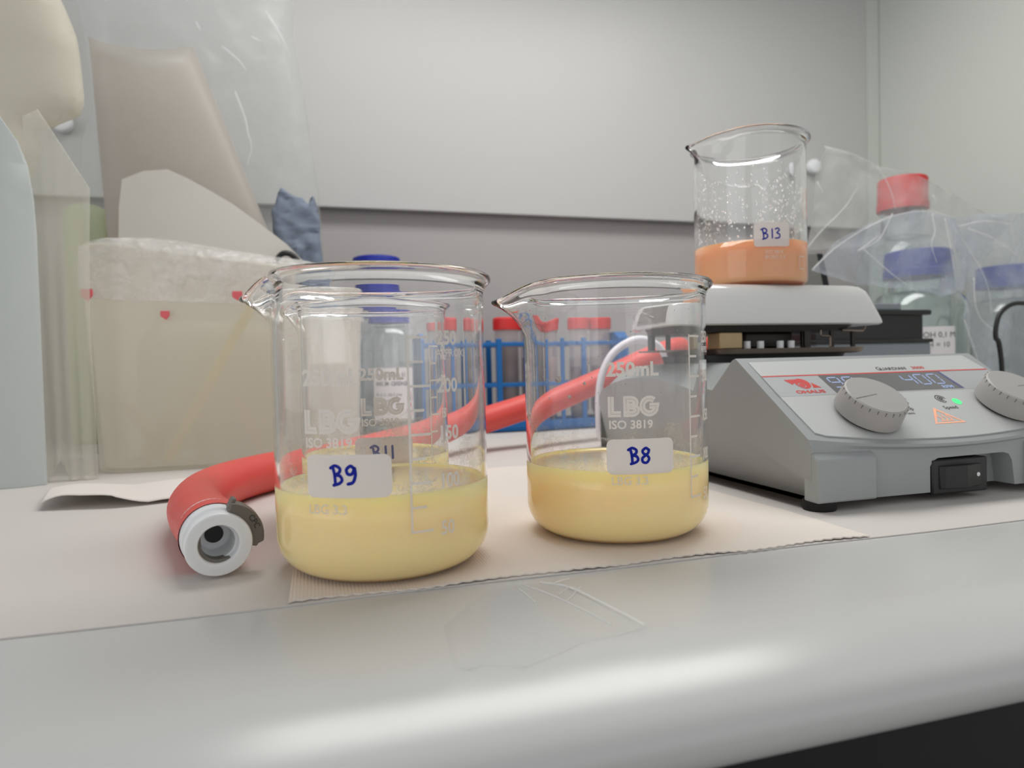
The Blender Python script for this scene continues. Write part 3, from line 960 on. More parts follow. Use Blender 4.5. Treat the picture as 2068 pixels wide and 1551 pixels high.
def knob(u, v, a):
    c = PP(u, v, .3)
    k = obj('control_knob', MB().lathe([(0, 1.4), (14.4, 1.4), (14.7, 2.2), (14.1, 10.4), (13.8, 11.3), (13.1, 11.8), (0, 11.9)], c, 72, PN), M['knob'], HP, smooth=30)
    ROOT[k.name] = ROOT[HP.name]
    obj('knob_shaft', MB().lathe([(12.6, -.2), (12.6, 1.6)], c, 40, PN), M['black'], k)
    m = MB()
    e1, e2 = PE1, PE2
    for j in range(26):
        q = 2 * math.pi * j / 26
        d = e1 * math.cos(q) + e2 * math.sin(q); s = PN.cross(d)
        pts = [c + d * (13.6 + .55 * (1 if b else 0)) + s * (.2 * (1 if g else -1)) + PN * h for h in (9.4, 11.3) for b in (0, 1) for g in (0, 1)]
        m.add(pts, [(0, 1, 3, 2), (4, 6, 7, 5), (0, 4, 5, 1), (2, 3, 7, 6), (0, 2, 6, 4), (1, 5, 7, 3)])
    obj('knob_notches', m, M['groove'], k, smooth=0)
    bm = bmesh.new(); ribbon(bm, [(0, 0), (13.0, 0)], .4, 0)
    d = e1 * math.cos(a) + e2 * math.sin(a)
    obj('pointer_line', lay(bm, c + PN * 11.94, d, PN.cross(d), 0), M['groove'], k, smooth=0)
knob(40.2, 13.4, math.radians(190))
knob(126.0, 15.0, math.radians(5))

# heating plate and what carries it
def plate_ring(x0, x1, y0, y1, r, z, rb=None):
    rb = rb or r; out = []
    for cx, cy, a, q in ((x1 - rb, y1 - rb, 0, rb), (x0 + rb, y1 - rb, 90, rb), (x0 + r, y0 + r, 180, r), (x1 - r, y0 + r, 270, r)):
        for k in range(9):
            t = math.radians(a + 90 * k / 8)
            out.append((cx + q * math.cos(t), cy + q * math.sin(t), z))
    return out
rings = [plate_ring(206, 341, 348, 415, 7, 86.6, 18), plate_ring(202.4, 346, 344.4, 418.6, 8, 85.6, 22), plate_ring(201, 347.4, 343, 420, 9, 86.6, 23), plate_ring(201.4, 347.0, 343.4, 419.4, 9, 89.0, 23),
         plate_ring(205.4, 344.4, 349, 417, 10, 102.6, 22), plate_ring(206.9, 343.2, 351, 416, 10, 106.8, 22), plate_ring(209.2, 341.0, 353.6, 414.6, 10, 109.6, 21.5), plate_ring(213, 337.4, 357.4, 412, 9, 111.0, 21),
         plate_ring(219, 331, 363, 407, 8, 111.3, 19), plate_ring(240, 308, 374, 400, 8, 111.3, 12)]
obj('heating_plate', MB().loft(rings), M['enamel'], HP, smooth=60)
def lp_(y, z): return (201.4 + (z - 89) * .305 - .35, y, z)
obj('flank_patch', MB().add([lp_(y, z) for y, z in ((354, 88.5), (394, 88.5), (392, 104.5), (358, 104.5))] + [(x + 1.5, y, z) for x, y, z in (lp_(y, z) for y, z in ((354, 88.5), (394, 88.5), (392, 104.5), (358, 104.5)))],
    [(0, 1, 2, 3), (7, 6, 5, 4), (0, 4, 5, 1), (1, 5, 6, 2), (2, 6, 7, 3), (3, 7, 4, 0)]), M['grey_flank'], HP, smooth=0)['label'] = 'darker grey trapezoid on the left flank of the plate'  # thin trapezoid, darker than the enamel around it
obj('plate_carrier', MB().loft([plate_ring(214, 331, 352, 412, 14, 82), plate_ring(212, 334, 350, 414, 14, 87)]), M['darkmetal'], HP)
obj('heat_shield', MB().loft([plate_ring(236, 332, 350, 408, 8, 68.3), plate_ring(232, 335, 347, 411, 9, 69), plate_ring(231, 336, 346, 412, 10, 71.8), plate_ring(233, 334, 348, 410, 9, 72)]), M['steel'], HP)
obj('heat_shield', MB().box(206, 240, 372, 402, 71.4, 72.4), M['steel'], HP, smooth=0)
obj('collar', MB().loft([plate_ring(226, 330, 360, 405, 10, 62), plate_ring(224, 332, 357, 407, 10, 68.6)]), M['slate'], HP)
obj('thermal_block', MB().box(231, 246.5, 350.5, 364, 72, 81.8), M['brass'], HP, smooth=30, bevel=(.7,))
obj('motor_casing', MB().box(256, 291, 362, 398, 72, 82.2), M['darkmetal'], HP, smooth=30, bevel=(1.5,))
for x in (252.5, 262, 276, 284): obj('spacer', MB().lathe([(0, 71.9), (2.1, 71.9), (2.1, 76.5), (0, 76.5)], (x, 355, 0), 16), M['white_plastic'], HP)
for x, y, w in ((294, 353, 2.2), (297.5, 360, 2.0), (312, 352.5, 1.3), (315, 356, 1.1), (328, 352.5, 1.2), (210, 392, 1.4), (215, 396, 1.0), (221, 384, 1.8)):
    obj('support_post', MB().box(x - w, x + w, y - .8, y + .8, 72.2, 82.4), M['darkmetal'], HP, smooth=0)
obj('wire_bracket', MB().tube([(303, 351.5, 82.5), (303, 351.5, 79.6), (304, 351.5, 79), (309, 351.5, 79), (310, 351.5, 78), (310, 351.5, 72.3)], .7, 10, 0), M['steel'], HP)
obj('wire_bracket', MB().tube([(318, 350.6, 82.4), (334, 350.6, 82.0), (336, 350.6, 84.6)], .8, 10, 0), M['steel'], HP)

# ------------------------------------------------------------------ red hose with white coupling
HS = thing('red_hose', 'thick red rubber hose with a white coupling, curving behind the beakers', 'hose', (-38, 262, 0))
path = [(-31.9, 242.6, 11.6), (-33.6, 250, 11.9), (-37.0, 264, 11.3), (-42.5, 284, 10.9), (-46.6, 306, 10.9), (-46.6, 336, 10.8), (-39, 366, 10.7), (-22, 394, 10.8), (6, 420, 12.0), (42, 449, 14.4),
        (86, 482, 18.2), (136.5, 512.4, 25.8), (200.8, 529.4, 41.1), (247.1, 542.2, 54.0), (299.9, 552, 70.5), (345, 558, 78.0), (376, 567, 70), (396, 573, 46), (402, 576, 11)]
obj('hose', MB().tube(path, (11.0, 9.6), 40, 10, cap=False), M['red_hose'], HS, smooth=180)
A = Vector((-29.4, 232.2, 11.0)); B = Vector((-34.4, 253.0, 12.3))
ax = (B - A).normalized()
prof = [(9.9, -.3), (10.2, .3), (10.2, 4.6), (9.9, 5.2), (9.3, 5.4), (9.3, 6.4), (9.8, 6.8), (10.35, 7.2), (10.6, 9), (10.75, 18.6), (10.4, 19.2), (9.8, 19.3), (2.4, 19.3),
        (2.4, 13.2), (5.1, 13.0), (5.3, 3.4), (5.9, 3.2), (6.1, .2), (6.4, -.3)]
cp2 = obj('coupling', MB().lathe(prof, A, 72, ax, closed=True), M['white_plastic'], HS, smooth=40)
cp2['label'] = 'white plastic hose coupling'
ROOT[cp2.name] = ROOT[HS.name]
up = Vector((0, 0, 1)); U = (up - ax * up.dot(ax)).normalized(); R_ = ax.cross(U) * 1
if R_.x < 0: R_ = -R_
def around(r, deg, d): return A + U * (r * math.cos(math.radians(deg))) + R_ * (r * math.sin(math.radians(deg))) + ax * d
# dark sleeve: part ring inside the bore
rings = []
for deg in range(140, 316, 5):
    k = min(1, (deg - 140) / 25, (315 - deg) / 40)
    r0 = 6.25 - 1.2 * max(.05, k)
    rings.append([around(r0, deg, 1.0), around(6.28, deg, .8), around(6.28, deg, 4.4), around(r0, deg, 4.6)])
obj('latch_sleeve', MB().loft(rings), M['grey_latch'], cp2, smooth=50)['label'] = 'dark grey ring inside the coupling'
obj('bore', MB().lathe([(0, 12.8), (2.9, 12.8), (2.9, 13.3), (0, 13.3)], A, 30, ax), M['bore'], cp2)['label'] = 'dark hole of the hose'
# thumb latch: arc-shaped block round the ring's upper right
rings = []
for deg in range(18, 104, 4):
    k = (deg - 18) / 84
    ro = 14.2 - 2.6 * abs(k - .55) ** 1.5 - (1.6 if deg > 96 else 0)
    rings.append([around(10.0, deg, .9), around(ro, deg, .6), around(ro + .1, deg, 6.6), around(10.0, deg, 7.0)])
la = obj('thumb_latch', MB().loft(rings), M['grey_latch'], HS, smooth=25, bevel=(.35, 2))
la['label'] = 'dark grey thumb latch'
ROOT[la.name] = ROOT[HS.name]
obj('latch_tab', MB().loft([[around(r, d, z) for r, d, z in ((11.0, 16, 2), (14.6, 19, 2), (14.6, 19, 6.4), (11.0, 16, 6.8))], [around(r, d, z) for r, d, z in ((11.0, 22, 2), (14.6, 24, 2), (14.6, 24, 6.4), (11.0, 22, 6.8))]]), M['grey_latch'], la, smooth=0, bevel=(.3, 2))
bm = bmesh.new()
text_bm(bm, 'CPC', -2.6, -.9, 1.75, bold=.005)
rc = 12.5
slice_bm(bm, .5)
for v in bm.verts:
    deg = 62 + math.degrees(v.co.x / rc)
    v.co = around(rc + v.co.y, deg, .58 + .02)
obj('embossed_letters', bm, M['bore'], la, smooth=0)

# ------------------------------------------------------------------ white cable behind the hotplate
o = obj('white_cable', MB().tube([(230, 500, 3.4), (216, 494, 8), (212.6, 490, 24), (213.2, 490, 42), (216.5, 490, 57), (226, 490, 72), (240.8, 490, 81), (253.8, 490, 83.5), (267, 490, 80.7), (277, 490, 74), (288, 492, 58), (294, 495, 40), (298, 498, 3.4)], 3.2, 20, 8), M['cable_white'], smooth=180)
tag(o, 'white cable looping up behind the hotplate', 'cable')

# ------------------------------------------------------------------ test tube rack and tubes
RK = thing('test_tube_rack', 'blue plastic test tube rack standing behind the red hose', 'rack', (203, 666, 0))
X0, X1 = 117, 318
for y in (646, 687):
    for z in (86.5, 46.5): obj('rail', MB().box(X0 + 3, X1 - 3, y - 1.5, y + 1.5, z - 2, z + 2), M['blue'], RK, smooth=0, bevel=(.6,))
    obj('rail', MB().box(X0 + 3, X1 - 3, y - 1.5, y + 1.5, 3.2, 10.5), M['blue'], RK, smooth=0, bevel=(.6,))
    for x in (148, 177.5, 206, 233, 262): obj('post', MB().box(x - 2.6, x + 2.6, y - 2.2, y + 2.2, 2, 92), M['blue'], RK, smooth=0, bevel=(.6,))
for x0, x1 in ((X0, X0 + 6), (X1 - 14, X1)):
    obj('end_plate', MB().prism([(642, 0), (691, 0), (691, 92), (684, 98), (652, 98), (642, 92)], lambda y, z: (x0, y, z), lambda y, z: (x1, y, z)), M['blue'], RK, smooth=0, bevel=(1,))
obj('base_tray', MB().box(X0 + 4, X1 - 4, 645, 688, 1, 3), M['blue'], RK, smooth=0)
for x in (162.7, 191.7, 219.5, 247.5, 276): obj('cross_bar', MB().box(x - 1.2, x + 1.2, 648, 686, 2.9, 7.5), M['blue'], RK, smooth=0)

def make_tube(loc, fill, label):
    t = thing('centrifuge_tube', label, 'test tube', loc, 'red-capped tubes in the blue rack')
    x, y, z = loc
    obj('tube_body', MB().lathe([(0, 0), (3, .6), (11.6, 14), (12.4, 16), (12.6, 100), (11.4, 100), (11.2, 16.5), (2.6, 2.4), (0, 2)], loc, 32), M['tube'], t, smooth=50)
    obj('tube_contents', MB().lathe([(0, 2.2), (2.4, 2.8), (11.1, 16.6), (11.2, fill[1]), (0, fill[1])], loc, 28), M[fill[0]], t)
    cap = MB().lathe([(0, 110.6), (12.6, 110.6), (13.6, 109.6), (13.9, 108), (13.9, 98.2), (12.75, 98.2), (12.75, 100.2), (0, 100.2)], loc, 40)
    for i, (a, b, c) in enumerate(cap.v):
        if c - z < 108.5 and (i % 40) % 2: cap.v[i] = (x + (a - x) * .98, y + (b - y) * .98, c)
    obj('cap', cap, M['redcap'], t, smooth=50)
    return t
TZ = 3.1
p1 = make_tube((148, 666, TZ), ('tube_fill', 70), 'red-capped tube leftmost of those in the blue rack')
p2 = make_tube((191, 664, TZ), ('tube_dark', 82), 'red-capped tube with black sediment at the middle of the blue rack')
p3 = make_tube((291, 665, TZ), ('tube_violet', 60), 'red-capped tube rightmost in the blue rack')
dup(p1, (219.5, 668, TZ), 'red-capped tube right of the tube with black sediment')
dup(p3, (262, 664, TZ), 'red-capped tube second from the right in the blue rack')

# ------------------------------------------------------------------ blue-capped bottles behind the beakers
def bottle_profile(R, hs, hn, rn, hb, wall=2.0):
    sh = [(R * (1 - (1 - math.cos(math.radians(a))) * (1 - rn / R)), hb + (hs - hb) * math.sin(math.radians(a))) for a in range(0, 91, 9)]
    out = [(0, 1.5), (R - 9, .8), (R - 6, 0), (R - 2, 1.2), (R, 5), (R, hb * .5)] + sh + [(rn, hn)]
    inn = [(max(0, r - wall), max(z, 3.2)) for r, z in reversed(out)]
    inn[0] = (rn - wall, hn)
    return out + inn

def make_bottle(name, label, loc, R, hb, hs, hn, rn, cap_r, cap_z0, cap_z1, capm, group=None):
    t = thing(name, label, 'bottle', loc, group)
    obj('glass_body', MB().lathe(bottle_profile(R, hs, hn, rn, hb), loc, 64), M['bottleglass'], t, smooth=60)
    cm = MB().lathe([(0, cap_z1), (cap_r - 3, cap_z1), (cap_r - 1, cap_z1 - .8), (cap_r, cap_z1 - 3), (cap_r, cap_z0 + 8), (cap_r + 1, cap_z0 + 7), (cap_r + 1, cap_z0), (rn + .3, cap_z0), (rn + .3, hn + .3), (0, hn + .3)], loc, 72)
    for i, (a, b, c) in enumerate(cm.v):
        if cap_z0 + 8 <= c - loc[2] <= cap_z1 - 2.5 and (i % 72) % 2: cm.v[i] = (loc[0] + (a - loc[0]) * .975, loc[1] + (b - loc[1]) * .975, c)
    obj('cap', cm, M[capm], t, smooth=40)
    return t
B2 = (77, 657, 0)
t = make_bottle('glass_bottle', 'small clear bottle with a blue cap and hazard label, behind the B9 beaker', B2, 35, 84, 106, 136, 19, 24.6, 114, 144.5, 'bluecap', 'blue-capped lab bottles')
fb = math.atan2(-657, -77)
bm = bmesh.new(); flat_poly(bm, rrect(-21, 30, -24, 24, 1))
lb = obj('label', wrap(bm, 77, 657, 42, 35.2, fb, 2), M['label_white'], t, smooth=180)
ROOT[lb.name] = ROOT[t.name]
bm = bmesh.new()
text_bm(bm, 'Acido oxalic 01', -17, 15.5, 4.0, bold=.01, sx=.95)
text_bm(bm, 'HNO, 3M - C2H2O4 0,3M', -18, 8, 3.4, bold=.03, sx=.72)
for k, s in enumerate(('R3: 35-31, S26-37 g/mol', 'S: 26-45 prep. 12.04', 'Lab. analisi', 'Data: 04-22')): text_bm(bm, s, -18, -1.5 - k * 5, 2.5, sx=.85)
obj('label_print', wrap(bm, 77, 657, 42, 35.35, fb, 1.5), M['black_ink'], lb, smooth=0)
bm = bmesh.new()
for y in (-4.5, -15): ribbon(bm, [(24, y + 6.5), (19.5, y), (24, y - 6.5), (28.5, y)], .7, 0, closed=True)
obj('hazard_diamond', wrap(bm, 77, 657, 42, 35.35, fb, 1.5), M['red_ink'], lb, smooth=0)
bm = bmesh.new(); flat_poly(bm, [(24, -1), (22.8, -6), (25.2, -6)])
obj('hazard_mark', wrap(bm, 77, 657, 42, 35.37, fb, 1.5), M['black_ink'], lb, smooth=0)
make_bottle('glass_bottle', 'taller clear bottle with a blue cap, behind the small hazard-labelled bottle', (71, 741, 0), 43, 112, 140, 174, 19, 25.2, 152, 183.5, 'bluecap', 'blue-capped lab bottles')

# ------------------------------------------------------------------ left: frosted tub under cling film
def slump(x, z): return max(0, min(1.2, (x + 75) / 80)) * 15 * max(0, (z - 90) / 60)
def tub():
    rings = []
    for z, g in ((0, 0), (1.5, 1.2), (30, 2.2), (80, 4.2), (130, 6.2), (148, 7.2), (150, 7.4), (151, 6.4), (150, 5.2), (148, 5.0), (30, 0), (3, -1.5), (2.5, -3)):
        rings.append([(x, y, z + .3 - slump(x, z)) for x, y in rrect(-139 - g, 30 + g, 506 - g, 606 + g, 26, 8)])
    return MB().loft(rings)
TB = thing('frosted_tub', 'frosted plastic tub on the left, topped with crinkled cling film', 'tub', (-54, 556, 0))
obj('tub_body', tub(), M['film_tub'], TB, smooth=60)
def wrapfilm():
    g = 8.2; rings = []
    base = rrect(-139 - g, 30 + g, 506 - g, 606 + g, 30, 14)
    for k, (z, s) in enumerate(((112, 1.0), (118, 1.0), (126, 1.0), (134, 1.0), (142, 1.0), (148, 1.0), (152, .985), (155, .93), (157, .8), (158, .6), (158.5, .35), (158.6, .05))):
        r = []
        for x, y in base:
            px, py = -54 + (x + 54) * s, 556 + (y - 556) * s
            nz = noise.noise(Vector((px / 14, py / 14, z / 9)))
            d = 1.2 * nz * (1 if k < 6 else .8)
            zz = z + (8 * noise.noise(Vector((px / 22, py / 30, 7))) + (-10 if -110 < px < -40 else 4) if k == 0 else (1.5 * nz if k > 6 else 0)) + .05 * 0
            r.append((px + (d if abs(px + 54) > 60 else 0), py + d, zz - slump(px, min(z, 152))))
        rings.append(r)
    return MB().loft(rings, cap=False)
obj('cling_film', wrapfilm(), M['film_wrap'], TB, smooth=180)['label'] = 'crinkled clear film over the top of the tub'
for x, z, w, h in ((-136, 117, 7, 8), (-91, 104, 5.5, 6), (-46, 117, 6.5, 6.5)):
    yb = 506 - 2 - z * .038 - 1.4
    obj('red_clip', MB().prism([(x - w / 2, z + h / 2), (x + w / 2, z + h / 2), (x + w / 2, z), (x + .6, z - h / 2), (x - w / 2, z - h * .1)], lambda a, b: (a, yb - .5, b), lambda a, b: (a, yb + .9, b)), M['red_clip'], TB, smooth=0, bevel=(.5,))
def inside(name, mb, m, label, cat, group=None):
    return tag(obj(name, mb, M[m], smooth=50), label, cat, group)
inside('yellow_stick', MB().tube([(-96, 518, 6.2), (-68, 517, 58), (-38, 514, 112)], 3.4, 14), 'yellow', 'pale yellow stick leaning inside the frosted tub', 'stick')
rr = random.Random(5)
for k, (x, y, lean, hgt, lab) in enumerate(((-72, 520, -3, 48, 'pale tube upright near the middle of the frosted tub'), (-96, 530, -28, 40, 'pale tube leaning left in the frosted tub'), (-112, 522, 20, 34, 'pale tube near the left wall inside the frosted tub'), (-36, 528, -16, 44, 'pale tube at the right, behind the hose, in the frosted tub'))):
    inside('pale_tube', MB().tube([(x, y, 5.5), (x + lean * .5, y + 2, 5 + hgt / 2), (x + lean, y + 4, 5 + hgt)], 5, 16), 'pale_content', lab, 'tube', 'pale tubes inside the frosted tub')
inside('pale_pouch', pillow([(-120, 9), (-20, 9), (-10, 60), (-24, 98), (-70, 104), (-112, 98), (-122, 60)], 556, 12, 14, 30, 9, 1.5, 30, 4), 'film_beige', 'pale beige pouch filling the frosted tub', 'pouch')

# frosted screen, hanging films and sheets around it
def far(poly, y0, y1):
    """the same outline moved from depth y0 to y1."""
    return [(x * y1 / y0, 65 + (z - 65) * y1 / y0) for x, z in poly]
def glint_tube(name, pts, r, parent, k=8):
    return obj(name, MB().tube(pts, (r, r * .4), 8, k), M['glint_tube'], parent, smooth=180)  # thin white tube along a fold, its bright glint put into the colour

o = obj('frosted_screen', pillow([(-196, .2), (-155.6, .2), (-155.6, 150), (-156.2, 172), (-158, 191), (-162, 205), (-170, 219), (-184, 224), (-200, 222)], 470, 1.5, 1.5, 1, 12, flat=True, bend=lambda x, z: 6 * max(0, (x + 172) / 16) ** 2), M['film_panel'], smooth=60)
tag(o, 'tall frosted bluish plastic panel at the left edge', 'panel')
o = obj('hanging_drape', pillow([(-158, .2), (-150, 14), (-147, .4), (-130.5, .3), (-131.5, 100), (-130, 150), (-128.5, 182), (-142, 206), (-155, 229), (-163, 224), (-161, 120), (-161, 40)], 486, .5, .5, 1, 2, flat=True,
          bend=lambda x, z: (1.8 * math.sin(x * .8 + z * .01) + .5 * math.sin(x * 1.7 + z * .02)) * max(.12, 1 - max(0, z - 60) / 110)), M['film_drape'], smooth=180)
tag(o, 'thin pleated plastic film between the frosted panel and the tub', 'film')
o = obj('beige_plastic_sleeve', pillow([(-236, 4), (-206, 4), (-200, 120), (-192, 180), (-182, 212), (-177, 228), (-179, 236), (-165, 244.5), (-153, 251.5), (-149.6, 262), (-149.8, 272), (-150.8, 290), (-153, 308), (-159, 326), (-164, 344), (-172, 420), (-236, 420)], 560, 14, 14, 26, 9, .6, 40, 2), M['film_beige'], smooth=180)
tag(o, 'beige translucent plastic sleeve hanging in the upper left corner', 'plastic sleeve')
BG = thing('large_clear_bag', 'large clear crinkled plastic bag standing behind the frosted tub', 'plastic bag', (-85, 726, 0))
bag = far([(-178, 3), (14, 3), (16, 90), (15.5, 152), (14, 217), (9.6, 259), (2.5, 318), (-6.5, 380), (-20, 440), (-176, 440), (-180, 361), (-176, 303), (-187, 260), (-184, 176)], 684, 724)
bag = [(x, max(z, 3)) for x, z in bag]
obj('bag_film', pillow(bag, 724, 22, 18, 34, 7, 3.2, 42, 1), M['film_clear'], BG, smooth=180)
for q in ([(-60, 399, 330), (-52, 698, 306), (-50, 697, 292), (-47, 698, 280), (-52, 699, 262)], [(-70, 699, 372), (-56, 698, 360), (-50, 699, 352)], [(-30, 700, 410), (-18, 700, 390), (-10, 702, 372)],
          [(-92, 699, 392), (-88, 698, 384)], [(-44, 699, 384), (-34, 699, 380)], [(-136, 699, 230), (-128, 698, 222), (-120, 699, 228)]):
    q = [(x, 698 if y < 600 else y, z) for x, y, z in q]
    glint_tube('fold_glint', q, .8, BG)
# things in front of the big bag
def cone():
    mb = MB(); rings = []
    for k in range(17):
        s = k / 16
        c = Vector((-132, 668, 356)).lerp(Vector((-86, 668, 130)), s)
        r = 41 + 35 * s
        rings.append([(c.x + r * math.cos(2 * math.pi * j / 48), c.y + 20 * math.sin(2 * math.pi * j / 48),
                       c.z - (1 - s) * 15 * abs(math.sin(2 * math.pi * j / 48)) ** 1.3) for j in range(48)])
    return mb.loft(rings, cap=False)
o = obj('plastic_tube_roll', cone(), M['film_cone'], smooth=180)
m = o.modifiers.new('s', 'SOLIDIFY'); m.thickness = .0005
tag(o, 'wide beige plastic tube widening downward in front of the clear bag', 'plastic tube')
sh = far([(-146, 120), (34, 120), (30, 112), (16, 131), (-2, 158.3), (-16, 173), (-40, 191.6), (-58, 205), (-74.6, 215), (-91.6, 224.5), (-106, 231), (-124, 229), (-140, 222), (-143, 200)], 617, 640)
sh = [(-152, .3), (37, .3)] + sh[2:] + [(-150, 170)]
o = obj('white_sheet', pillow(sh, 640, .4, .4, 1, 10, flat=True, bend=lambda x, z: -6 * math.sin(max(0, min(1, (x + 152) / 190)) * math.pi)), M['film_sheet'], smooth=20)
tag(o, 'white sheet with a slanting edge standing behind the frosted tub', 'sheet')
cl = far([(-8, .3), (38, .3), (36, 98), (33, 126), (17, 151), (12.5, 183), (12.5, 202), (8.1, 222.4), (4.6, 221), (2.6, 216), (-2, 221), (-7, 222), (-13.3, 224.7), (-21, 229), (-26, 214), (-29, 209)], 648, 676)
cl = [(x, max(z, 3)) for x, z in cl] + [(-29.5, 205), (-29, 192), (-20, 166), (-11, 141), (-5, 116)]
o = obj('blue_grey_cloth', pillow(cl, 676, 5, 5, 7, 4, 3.8, 15, 6), M['cloth'], smooth=180)
tag(o, 'crumpled blue-grey cloth bundle behind the white sheet', 'cloth')
o = obj('black_hook', MB().tube([(-25.5, 624, 161), (-20, 623, 166.5), (-13, 623, 166), (-7.5, 623, 160), (-4.5, 623, 150), (-4, 623, 130), (-4, 623, 60), (-4, 623, 3.3)], (2.2, 3.6), 16, 6), M['black'], smooth=180)
tag(o, 'curved black hook rising right of the tub, beside the white sheet', 'hook')
o = obj('green_container', MB().lathe([(0, 0), (18, 0), (19.5, 1.5), (19.5, 222), (17, 229), (12, 232), (0, 232.5)], (-207, 766, 0), 40), M['greenish'], smooth=50)
tag(o, 'pale green translucent container seen behind the frosted panel', 'container')
o = obj('orange_bottle', MB().lathe([(0, 0), (10, 0), (11, 2), (11, 208), (9, 217), (6, 222), (6, 228), (0, 228)], (-175.5, 766, 0), 32), M['amber'], smooth=50)
tag(o, 'narrow orange bottle showing a sliver beside the green container', 'bottle')

# ------------------------------------------------------------------ right: instruments, bottles and bags behind the hotplate
DV = thing('bench_instrument', 'grey instrument with a black top, behind the hotplate on the right', 'instrument', (440, 505, 0))
obj('lower_case', MB().box(384, 500.5, 451, 552, 0, 76.8), M['greydev'], DV, smooth=30, bevel=(2,))
obj('black_top', MB().box(385, 494, 453, 550, 76.8, 103), M['black'], DV, smooth=30, bevel=(1,))
obj('rim', MB().box(382.5, 501.5, 449.5, 553, 76.5, 79.6), M['black'], DV, smooth=30, bevel=(1,))
obj('rim', MB().box(382.5, 499.6, 449.5, 553, 99.4, 103.6), M['black'], DV, smooth=30, bevel=(1,))
obj('grey_button', MB().box(442.7, 470, 452, 470, 103.5, 109), M['greydev'], DV, smooth=30, bevel=(.8,))
GB = thing('grey_box_device', 'plain grey box standing behind the orange beaker', 'device', (450, 590, 0))
obj('case', MB().prism([(418, 0), (484, 0), (488, 134), (480, 169), (418, 168)], lambda x, z: (x, 560, z), lambda x, z: (x, 625, z)), M['greybox'], GB, smooth=0, bevel=(2,))
obj('side_panel', MB().prism([(484.3, .5), (497, .5), (497, 132), (488.4, 168.5), (480.6, 168.5), (488.3, 134)], lambda x, z: (x, 562, z), lambda x, z: (x, 623, z)), M['black'], GB, smooth=0, bevel=(1,))['label'] = 'dark side of the grey box'

t = make_bottle('reagent_bottle', 'large clear bottle with a red cap, under a clear bag at the right', (650, 622, 0), 50, 150, 200, 254, 22, 25.5, 230, 266, 'redcap')
t = make_bottle('reagent_bottle', 'clear bottle with a wide blue cap and handwritten label, behind the instrument', (578, 536, 0), 44, 104, 128, 156, 26, 29.5, 142, 168, 'bluecap')
f2 = math.atan2(-536, -578)
bm = bmesh.new(); flat_poly(bm, rrect(-19, 19, -15, 15, 1))
lb = obj('label', wrap(bm, 578, 536, 77, 44.2, f2 + .30, 2), M['label_white'], t, smooth=180)
ROOT[lb.name] = ROOT[t.name]
bm = bmesh.new(); text_bm(bm, 'NaOH 0,1 M', -18, 5, 5, sx=.95); text_bm(bm, 'pH = 10', -9, -4, 4.6, sx=1.0)
obj('label_print', wrap(bm, 578, 536, 77, 44.35, f2 + .30, 1.5), M['black_ink'], lb, smooth=0)
t = make_bottle('reagent_bottle', 'clear bottle with a blue cap under the bag at the right edge', (748, 576, 0), 44, 104, 126, 150, 24, 30, 138, 162, 'bluecap')

t = thing('upper_clear_bag', 'clear plastic bag draped over the red-capped bottle', 'plastic bag', (600, 560, 172))
ub = far([(500, 178), (508, 205), (511, 222), (514, 258), (528, 287), (562, 281), (592, 272), (646, 266), (702, 245), (744, 228), (784, 217), (786, 190), (700, 186), (600, 186)], 600, 560)
obj('bag_film', pillow(ub, 560, .2, .2, 1, 7, 3.2, 40, 9, flat=True), M['film_bag'], t, smooth=180)
F = lambda x, z: (x * 556 / 600, 555, 65 + (z - 65) * 556 / 600)
for q in ([F(524, 287), F(562, 281), F(592, 270)], [F(592, 270), F(604, 256), F(612, 240), F(616, 226)], [F(500, 180), F(520, 200), F(548, 224), F(566, 246)], [F(514, 250), F(522, 238)], [F(668, 244), F(672, 236)], [F(680, 252), F(690, 248)]):
    glint_tube('fold_glint', q, .55, t)
t = thing('bluish_bag', 'bluish clear bag with folds lying over the blue-capped bottle', 'plastic bag', (480, 470, 108))
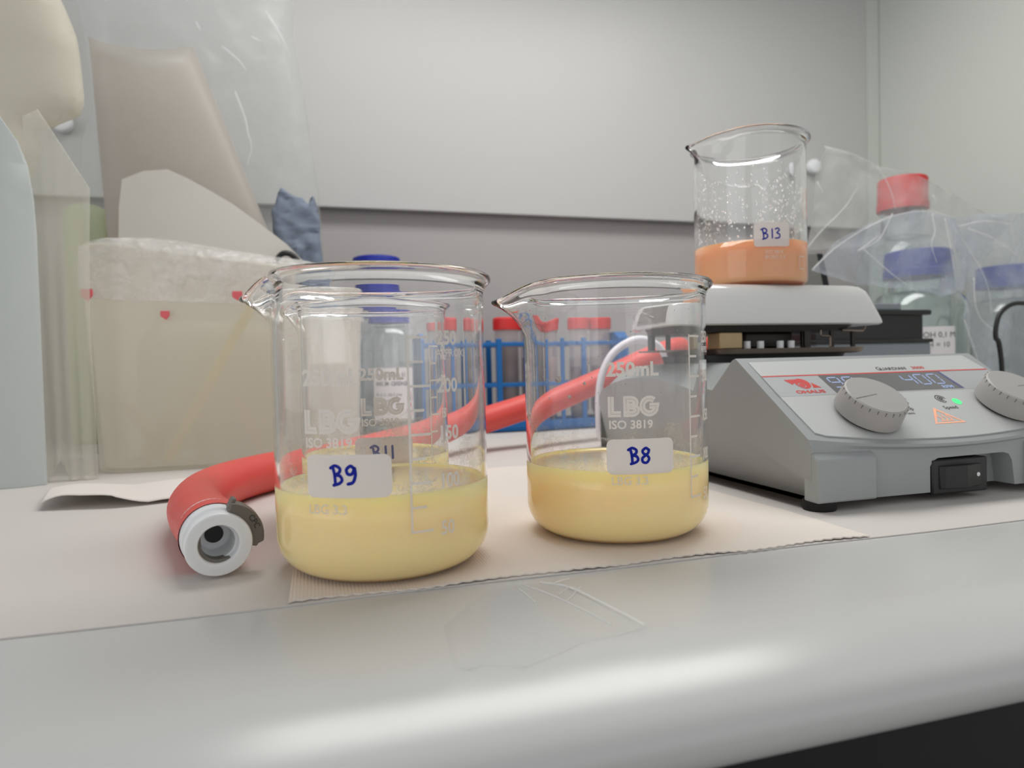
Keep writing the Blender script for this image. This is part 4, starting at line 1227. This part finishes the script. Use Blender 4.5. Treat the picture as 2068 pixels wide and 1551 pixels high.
bb = far([(414, 140.5), (440, 166), (478, 184), (527, 197), (572, 192), (588, 160), (584, 125), (556, 118), (546, 122), (456, 130)], 490, 470)
obj('bag_film', pillow(bb, 470, .2, .2, 1, 5, 2.0, 24, 14, flat=True), M['film_blue'], t, smooth=180)
F = lambda x, z: (x * 466 / 490, 465.5, 65 + (z - 65) * 466 / 490)
for q in ([F(414, 141), F(438, 160), F(470, 178), F(500, 189)], [F(470, 178), F(500, 190), F(540, 196), F(572, 191)], [F(500, 192), F(486, 170), F(468, 160)], [F(468, 160), F(500, 138), F(530, 122)], [F(545, 194), F(548, 178), F(544, 166), F(550, 150)], [F(560, 190), F(566, 165), F(572, 135)], [F(462, 158), F(472, 164), F(484, 172)]):
    glint_tube('fold_glint', q, .55, t)
t = thing('side_bag', 'clear bag bulging at the right edge behind the black cable', 'plastic bag', (640, 482, 1))
sb = far([(576, 193), (616, 199), (672, 202), (740, 196), (748, 80), (744, 30), (640, 30), (612, 54), (594, 98), (600, 130), (584, 166)], 500, 482)
sb = [(x, 2 if z < 36 else z) for x, z in sb]
obj('bag_film', pillow(sb, 482, .2, .2, 1, 7, 2.6, 34, 21, flat=True), M['film_blue'], t, smooth=180)
F = lambda x, z: (x * 477 / 500, 476.5, 65 + (z - 65) * 477 / 500)
for q in ([F(574, 192), F(590, 176), F(612, 150), F(624, 128), F(628, 104)], [F(606, 138), F(608, 112), F(618, 96), F(640, 84)], [F(600, 184), F(630, 176), F(662, 160)], [F(594, 98), F(606, 70), F(612, 56)], [F(588, 186), F(620, 192), F(660, 190)]):
    glint_tube('fold_glint', q, .55, t)
o = obj('black_cable', MB().tube([(720, 440, 2.2), (700, 438, 20), (660, 434, 70), (625, 431, 92), (598, 430, 103), (576, 430, 107.2), (561, 430, 105.6), (550, 430, 98.8), (545.6, 430, 89), (545.0, 430, 79), (548.5, 430, 73.5), (553, 431, 50), (556, 433, 2.2)], 1.9, 14, 8), M['cable_black'], smooth=180)
tag(o, 'thin black cable arching at the right edge behind the knobs', 'cable')
